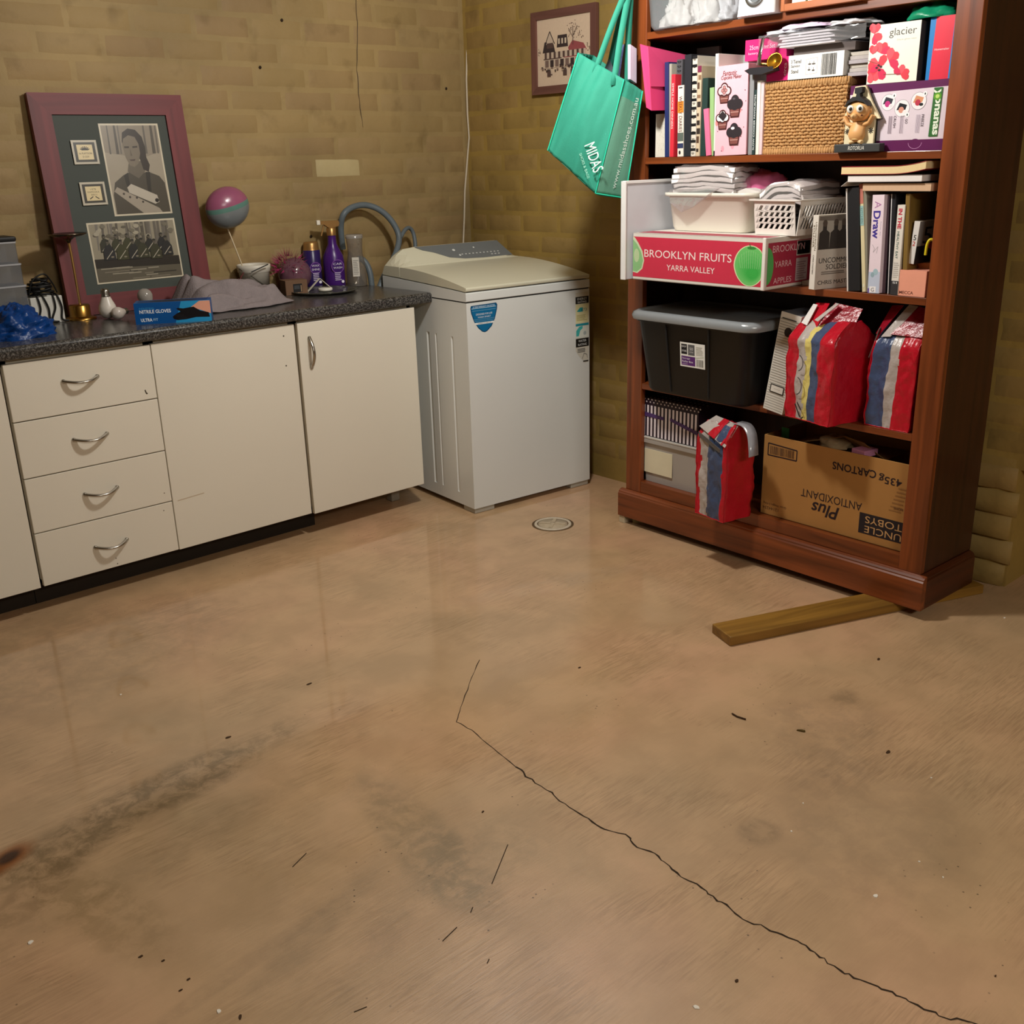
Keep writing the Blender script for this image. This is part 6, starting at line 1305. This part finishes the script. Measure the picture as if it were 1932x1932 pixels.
# books lying flat on top of the standing row
def flatbook(label, u0, u1, h0, th, w, dep, pages, cover, curl=0, ry=0):
    t = thing('book', label, 'book', FB @ T((u0, w, h0)) @ RY(ry)); L_ = u1-u0
    f = lambda x: curl*max(0, x-.6)**2
    n = 14
    pr = [(L_*k/n, f(k/n)) for k in range(n+1)]+[(L_*k/n, th+f(k/n)) for k in range(n, -1, -1)]
    MB().prism([(x, z+(.0015 if i <= n else -.0015)) for i, (x, z) in enumerate(pr)], .0, dep-.004, 'Y').build('pages', pages, t)
    mb = MB().prism([(L_*k/n, f(k/n)) for k in range(n+1)]+[(L_*k/n, f(k/n)+.0014) for k in range(n, -1, -1)], -.001, dep, 'Y').prism([(L_*k/n, th+f(k/n)-.0014) for k in range(n+1)]+[(L_*k/n, th+f(k/n)) for k in range(n, -1, -1)], -.001, dep, 'Y').box(0, dep-.0025, .0, L_, dep, th)
    mb.build('cover', cover, t); return t
flatbook('tan covered book lying lowest on the standing row at the right', .916, 1.118, SC+.279, .021, .02, .13, mat((216, 180, 146), .7, .08, 120), mat((150, 124, 100), .6))
flatbook('white paged book lying second from the top of the flat pile', .872, 1.094, SC+.3025, .0185, .012, .13, mat((240, 234, 230), .8, .05, 160), mat((112, 100, 94), .6), 0, -.3)
flatbook('cream paged paperback with a red cover lying on top of the flat pile', .852, 1.104, SC+.3235, .0215, .008, .12, mat((232, 208, 156), .8, .08, 160), mat((150, 44, 50), .5), .075, 0)
slab('cover_flap', 'loose dust jacket flap hanging off the white paged book', 'paper', FB @ Vector((.872, .008, SC+.305)), FB @ Vector((.856, .004, SC+.292)), FB @ Vector((.872, .10, SC+.305)), .001, mat((226, 220, 214), .6))

# ---- fourth shelf: black tub, file, striped bags
t = BI('black_tub', 'large black plastic storage tub with a clear grey lid on the fourth shelf', 'tub', .0, .0, SD)
BLKP = mat((26, 27, 28), .38, .1, 6, spec=.4)
b0 = [(.175, -.045), (.585, -.045)]
rings = [rrect(.176, -.040, .588, .235, .035, 0), rrect(.170, -.046, .594, .240, .035, .01), rrect(.130, -.062, .622, .258, .045, .238), rrect(.122, -.068, .630, .262, .045, .240), rrect(.122, -.068, .630, .262, .045, .250)]
MB().loft(rings, smooth=True).build('tub', BLKP, t)
def tf(u, f): return (u, -.046+(-.062+.046)*f, .01+.228*f)
for ub, ut in ((.290, .272), (.452, .455)):
    MB().tube([tf(ub, 0), tf((ub+ut)/2, .5), tf(ut, 1)], .0035, 6).build('rib', BLKP, t)
LIDM = film((156, 162, 166), .10, .82, .25)
rings = [rrect(.108, -.078, .642, .272, .055, .246), rrect(.104, -.082, .646, .276, .058, .258), rrect(.108, -.078, .642, .272, .055, .270), rrect(.122, -.064, .628, .258, .05, .276), rrect(.135, -.05, .615, .245, .045, .270)]
MB().loft(rings, smooth=True).build('lid', LIDM, t)
az = Vector(tf(0, 1))-Vector(tf(0, 0)); ctr = Vector(tf(.335, .42)); p = Print(ctr+Vector((0, -.001, 0)), (1, 0, 0), az)
lw, lh = .105, .082; p.rect(0, 0, lw, lh, (236, 236, 230)); p.rect(.005, .042, .030, lh-.006, (30, 28, 32)); p.rect(.034, .040, .062, lh-.006, (96, 96, 98)); p.rect(.005, .005, .064, .036, (92, 44, 116)); p.text('EASY', .0175, .068, (240, 240, 240), w=.020, h=.006); p.text('STORE', .0175, .053, (240, 240, 240), w=.020, h=.006); p.text('50', .048, .062, (226, 226, 226), w=.014, h=.009); p.text('LITRE', .048, .051, (226, 226, 226), w=.016, h=.004)
p.text('Storage', .025, .028, (240, 236, 244), w=.034, h=.007); p.text('Roller Box', .032, .018, (240, 236, 244), w=.046, h=.007); p.rect(.007, .009, .032, .0105, (200, 180, 210)); p.bars(.068, .044, .1, .074, 6, (190, 190, 180)); p.line([(.066, .034), (.1, .040)], .0015, (190, 206, 180)); p.bars(.070, .006, .101, .030, 12, (110, 110, 106), False, .5); p.build('product_label', t, .4)
t = BI('lever_arch_file', 'white lever arch file with grey stripes leaning between the black tub and the bags', 'file', .634, .004, SD, 0, 9)
bx('cover', (0, 0, 0, .074, .21, .315), mat((214, 210, 200), .6), t, None, .001)
p = FR_(); p.rect(0, 0, .074, .315, (226, 222, 212))
for k in range(36): p.rect(.003, .006+.0082*k, .071, .0085+.0082*k, (170, 166, 156))
p.rect(.008, .296, .060, .299, (60, 56, 54)); p.disc(.038, .258, .0135, .0150, (44, 34, 34)); p.rect(.012, .060, .064, .087, (58, 54, 50)); p.rect(.0155, .0635, .0605, .0835, (232, 228, 218)); p.rect(.026, .073, .05, .074, (150, 146, 140)); p.build('spine_print', t, .6)
p = Print((0, 0, .315), (1, 0, 0), (0, 1, 0)); p.rect(.002, .003, .072, .2, (96, 100, 108)); p.build('paper_edge', t)

# red striped shopping bags: woven plastic sacks with red, clear and blue bands
def woven_plastic(rgb, key, rough=.28, bump=.5, trans=0, var=.18):
    return mat(rgb, .24, var, 16, 0, .95, 42, .5)
REDP = woven_plastic((190, 24, 42), 'r'); CLRP = woven_plastic((186, 176, 170), 'c'); BLUP = woven_plastic((70, 84, 116), 'b'); YELP = woven_plastic((222, 206, 120), 'y'); DRED = woven_plastic((150, 16, 36), 'd')
def striped_bag(label, M, sx, sy, sz, bands, seed, topf, contents=None, lean=(0, 0)):
    t = thing('striped_bag', label, 'bag', M); n = 36; rings = []; nj = 46
    per = [(i/n, 0) for i in range(n)]+[(1, i/8) for i in range(8)]+[(1-i/n, 1) for i in range(n)]+[(0, 1-i/8) for i in range(8)]
    for j in range(nj+1):
        f = j/nj; r = []
        for (a, b_) in per:
            x, y = (a-.5)*sx, (b_-.5)*sy
            belly = 1+.05*math.sin(math.pi*f)+.035*mnoise.noise(Vector((a*2+seed, b_*2, f*3)))
            e = (1 if f < .8 else 1)
            cr = .0045*mnoise.noise(Vector((a*4+seed, b_*4, f*4)))+.0022*mnoise.noise(Vector((a*11, b_*9+seed, f*12)))
            tp = topf(f, a, b_)
            ox = x*belly+cr*(.7 if b_ in (0, 1) else 1.2)+lean[0]*f; oy = y*belly*tp+.0022*mnoise.noise(Vector((a*26+seed, b_*9, f*22)))+cr*1.6*(1 if b_ in (0, 1) else .6)+lean[1]*f
            oz = sz*f+(.010*mnoise.noise(Vector((a*4, b_*4, seed))) if f > .9 else 0)
            r.append((ox, oy, oz))
        rings.append(r)
    def mf(i, j):
        if i < 0: return 0
        if i < n: fr = (i+.5)/n
        elif n+8 <= i < 2*n+8: fr = 1-(i-n-8+.5)/n
        else: return 0
        fr += .012*mnoise.noise(Vector((j*.25, seed, 0)))
        for x1, k in bands:
            if fr < x1: return k
        return 0
    mb = MB().loft(rings, mf=mf, cap=False); mb.add(rings[0], [tuple(range(len(per)-1, -1, -1))], 0)
    mb.add(rings[-1], [tuple(range(len(per)))], 4)
    mb.build('sack', [REDP, CLRP, BLUP, YELP, DRED], t)
    for k in (n, 0): MB().tube([rings[j][k] for j in range(0, nj+1, 2)], .0016, 5).build('piping', REDP, t)
    fl = rings[0][:n+1]; MB().tube([(x, y, z+.001) for x, y, z in fl], .0018, 5).build('piping', REDP, t)
    return t, rings
TF = lambda f, a, b_: 1-.75*max(0, (f-.80)/.20)**1.3
t, rg = striped_bag('red striped woven bag leaning on the white file, yellow and black print showing through', FB @ T((.850, .030, SD+.0006)) @ RZ(-12), .176, .168, .30, [(.22, 0), (.40, 1), (.50, 3), (.70, 2)], 1.3, TF)
def flap(t, pts, m, name='top_flap'): MB().add(pts, [(0, 1, 2, 3)]).build(name, m, t, None, 0, 2, .0016)
flap(t, [(-.085, -.05, .268), (-.02, -.058, .262), (-.012, -.01, .345), (-.075, .0, .340)], REDP); flap(t, [(-.075, -.056, .285), (-.048, -.060, .281), (-.05, -.02, .338), (-.072, -.015, .338)], mat((236, 232, 228), .25, .05, 12))
flap(t, [(-.025, -.056, .262), (.088, -.03, .255), (.080, .03, .335), (.0, -.0, .347)], DRED); flap(t, [(-.02, -.058, .30), (-.006, -.058, .297), (.026, -.01, .348), (.012, -.008, .348)], CLRP); flap(t, [(.0, -.062, .19), (.07, -.055, .20), (.086, -.03, .268), (.0, -.06, .25)], REDP)
p = Print((-.086, -.0985, 0), (1, 0, 0), (0, 0, 1))
for cx, cz, r in ((.052, .175, .020), (.050, .105, .022)): p.line([(cx+r*math.cos(R(a)), cz+r*1.2*math.sin(R(a))) for a in range(-80, 100, 20)], .003, (60, 58, 60))
p.line([(.050, .05), (.068, .02), (.074, .012)], .005, (34, 34, 36)); p.line([(.058, .056), (.076, .035)], .004, (34, 34, 36)); p.line([(.078, .008), (.088, .016)], .004, (34, 34, 36)); p.build('showing_print', t, .3)
tag(t, t['label'], 'bag', 'red striped woven bags')
t, rg = striped_bag('red striped woven bag standing against the right post of the fourth shelf', FB @ T((1.050, .094, SD+.0006)) @ RZ(-3), .140, .13, .30, [(.03, 0), (.42, 2), (.62, 1)], 7.7, TF, None, (.012, 0))
flap(t, [(-.066, -.052, .268), (-.05, -.055, .27), (-.012, -.01, .350), (-.055, .0, .345)], DRED); flap(t, [(-.045, -.058, .262), (-.015, -.058, .266), (.03, -.005, .350), (.0, -.002, .352)], CLRP); flap(t, [(-.016, -.056, .272), (.078, -.05, .272), (.084, .0, .338), (.03, -.0, .350)], DRED)
flap(t, [(-.086, -.04, .19), (-.074, -.066, .20), (-.052, -.060, .285), (-.066, -.02, .29)], mat((120, 116, 112), .3, .2, 20))
tag(t, t['label'], 'bag', 'red striped woven bags')

# ---- bottom shelf: clear box, striped box, red bag, carton
t = BI('clear_box', 'clear plastic storage box with a blank paper label on the bottom shelf', 'tub', .072, .048, SE)
rings = [rrect(.012, .006, .262, .22, .012, 0), rrect(.004, .0, .270, .225, .012, .148), rrect(-.004, -.008, .278, .233, .012, .150), rrect(-.004, -.008, .278, .233, .012, .164)]
MB().loft(rings, smooth=False).build('box', film((214, 210, 204), .06, .66, .2), t)
bx('lid', (-.005, -.009, .1645, .279, .234, .173), mat((200, 196, 188), .35), t, None, .003)
bx('paper_label', (.016, -.0005, .036, .150, .001, .125), mat((236, 230, 200), .7), t)
bx('contents', (.022, .02, .004, .25, .20, .12), mat((170, 164, 154), .8, .2, 8), t)
t = BI('striped_gift_box', 'black and white striped gift box with a purple ribbon on the clear box', 'box', .076, .046, SE+.174)
sw, sh = .262, .142
bx('box', (0, 0, 0, sw, .20, sh), mat((40, 26, 40), .45), t, None, .001)
p = FR_()
for k in range(15): p.rect(.006+.0172*k, .002, .015+.0172*k, sh-.026, (238, 230, 238))
q = random.Random(3)
for r in range(2):
    for k in range(16): p.disc(.004+.0172*k+(.0086 if r else 0), sh-.014+.010*r, .0034, .003, (206, 196, 200), 10)
p.poly([(0, sh*.52), (.105, sh*.50), (.105, sh*.58), (0, sh*.64)], (84, 60, 116)); p.poly([(.135, sh*.52), (sw, sh*.30), (sw, sh*.40), (.135, sh*.60)], (84, 60, 116)); p.build('stripe_print', t, .45)
p = Print((0, 0, sh), (1, 0, 0), (0, 1, 0))
for r in range(5):
    for k in range(14): p.disc(.01+.019*k+(.009 if r % 2 else 0), .012+.03*r, .004, .005, (206, 196, 200), 10)
p.build('dot_print', t)
TF3 = lambda f, a, b_: 1-.55*max(0, (f-.86)/.14)**1.2
t, rg = striped_bag('red striped woven bag with a silver strap hanging out over the plinth of the bookcase', FB @ T((.540, -.058, SE+.0030)) @ RZ(-9), .130, .118, .315, [(.12, 0), (.40, 1), (.88, 2)], 4.4, TF3)
flap(t, [(-.066, -.058, .30), (.064, -.064, .255), (.066, -.01, .322), (-.05, .0, .330)], CLRP); flap(t, [(-.018, -.064, .285), (.014, -.066, .275), (.026, -.012, .329), (-.002, -.010, .331)], REDP); flap(t, [(.046, -.067, .262), (.052, -.067, .26), (.064, -.012, .326), (.054, -.012, .328)], REDP); flap(t, [(-.06, -.066, .285), (.05, -.070, .248), (.046, -.068, .235), (-.058, -.066, .27)], mat((96, 92, 90), .35, .2, 20))
pts = smooth_path([(.05, .0, .325), (.085, .005, .322), (.115, .0, .30), (.135, -.01, .262), (.140, -.012, .235)])
v = []
for q_ in pts: v += [q_+Vector((0, -.02, 0)), q_+Vector((0, .02, .002))]
MB().add(v, [(2*k, 2*k+1, 2*k+3, 2*k+2) for k in range(len(pts)-1)], 0, True).build('strap', mat((150, 150, 156), .2, .35, 30, spec=.8), t, None, 0, 2, .002)
tag(t, t['label'], 'bag', 'red striped woven bags')
# brown carton printed upside down
cTL, cTR, cBR = (0.6093, 0.41), (1.12, 0.4273), (1.1228, 0.1462); cBL = (0.6013, 0.1315)
kw, kh, kd = .515, .272, .235
t = BI('cereal_carton', 'large brown cardboard carton standing upside down on the bottom shelf', 'box', .612, .050, SE)
KB = mat((176, 128, 72), .75, .1, 9, spec=.2)
mb = MB().box(0, 0, 0, kw, .004, kh).box(0, kd-.004, 0, kw, kd, kh).box(0, .004, 0, .004, kd-.004, kh).box(kw-.004, .004, 0, kw, kd-.004, kh).box(0, 0, 0, kw, kd, .004)
mb.build('carton', KB, t, None, .0012)
MB().add([(.06, .05, kh-.03), (.2, .04, kh+.012), (.26, .06, kh+.028), (.33, .05, kh+.022), (.40, .06, kh-.02), (.4, .2, kh-.02), (.06, .2, kh-.03)], [(0, 1, 2, 3, 4, 5, 6)]).build('inner_flap', mat((150, 112, 66), .8), t, None, 0, 2, .002)
INK = (44, 30, 32); p = FR_()
p.line([(.018, .246), (.128, .240), (.128, .206), (.018, .206), (.018, .246)], .004, INK)
q = random.Random(5); xx = .026
while xx < .12: w_ = q.choice((.0012, .002, .0034)); p.rect(xx, .211, xx+w_, .238, (96, 68, 46)); xx += w_+q.choice((.0016, .003))
p.build('barcode_print', t, .75); p = FR_()
p.text('435g', .456, .214, INK, w=.075, h=.030, rot=180, bold=.012); p.build('weight_lettering', t, .75); p = FR_(); p.text('CARTONS', .334, .220, INK, w=.150, h=.025, rot=180, bold=.02); p.text('ANTIOXIDANT', .262, .108, INK, w=.218, h=.026, rot=180); p.text('Plus', .245, .066, INK, w=.10, h=.042, rot=180, shear=.25, bold=.015)
p.build('lettering', t, .75); p = FR_(); p.text('Gross Weight 5.42kg', .056, .040, (96, 66, 44), w=.09, h=.009, rot=180); p.text('12144234', .040, .024, (96, 66, 44), w=.062, h=.010, rot=180)
p.build('weight_print', t, .75); p = FR_(); p.poly([(.366, .026), (.515, .026), (.515, .092), (.366, .092)], (40, 32, 34)); p.text('UNCLE', .447, .042, (206, 160, 106), w=.122, h=.022, rot=180); p.text('TOBYS', .447, .073, (206, 160, 106), w=.122, h=.022, rot=180)
p.build('logo_print', t, .75); p = FR_()
for k in range(7): p.rect(.46+.004*k, .12+.012*k, .50+.002*k, .124+.012*k, (150, 106, 58))
p.text('HOME', .49, .131, (96, 66, 44), w=.03, h=.008, rot=180); p.build('stamp_print', t, .75)
o = crumple('paper_bundle', .055, .05, .032, mat((156, 132, 96), .8, .2, 20), 3.9, .25, 2.2, nu=36, nv=12); o.matrix_world = FB @ T((.83, .13, SE+kh-.010)); tag(o, 'crumpled brown paper bulging out of the top of the carton', 'paper')
carton('small pink packet lying in the top of the carton', 'packet', 'pink_packet', .92, .07, SE+kh-.012, .05, .06, .02, (214, 140, 170), rz=-10)
carton('green card tag showing behind the carton beside the strap', 'tag', 'green_tag', .628, .12, SE+kh-.02, .03, .002, .034, (70, 160, 90))
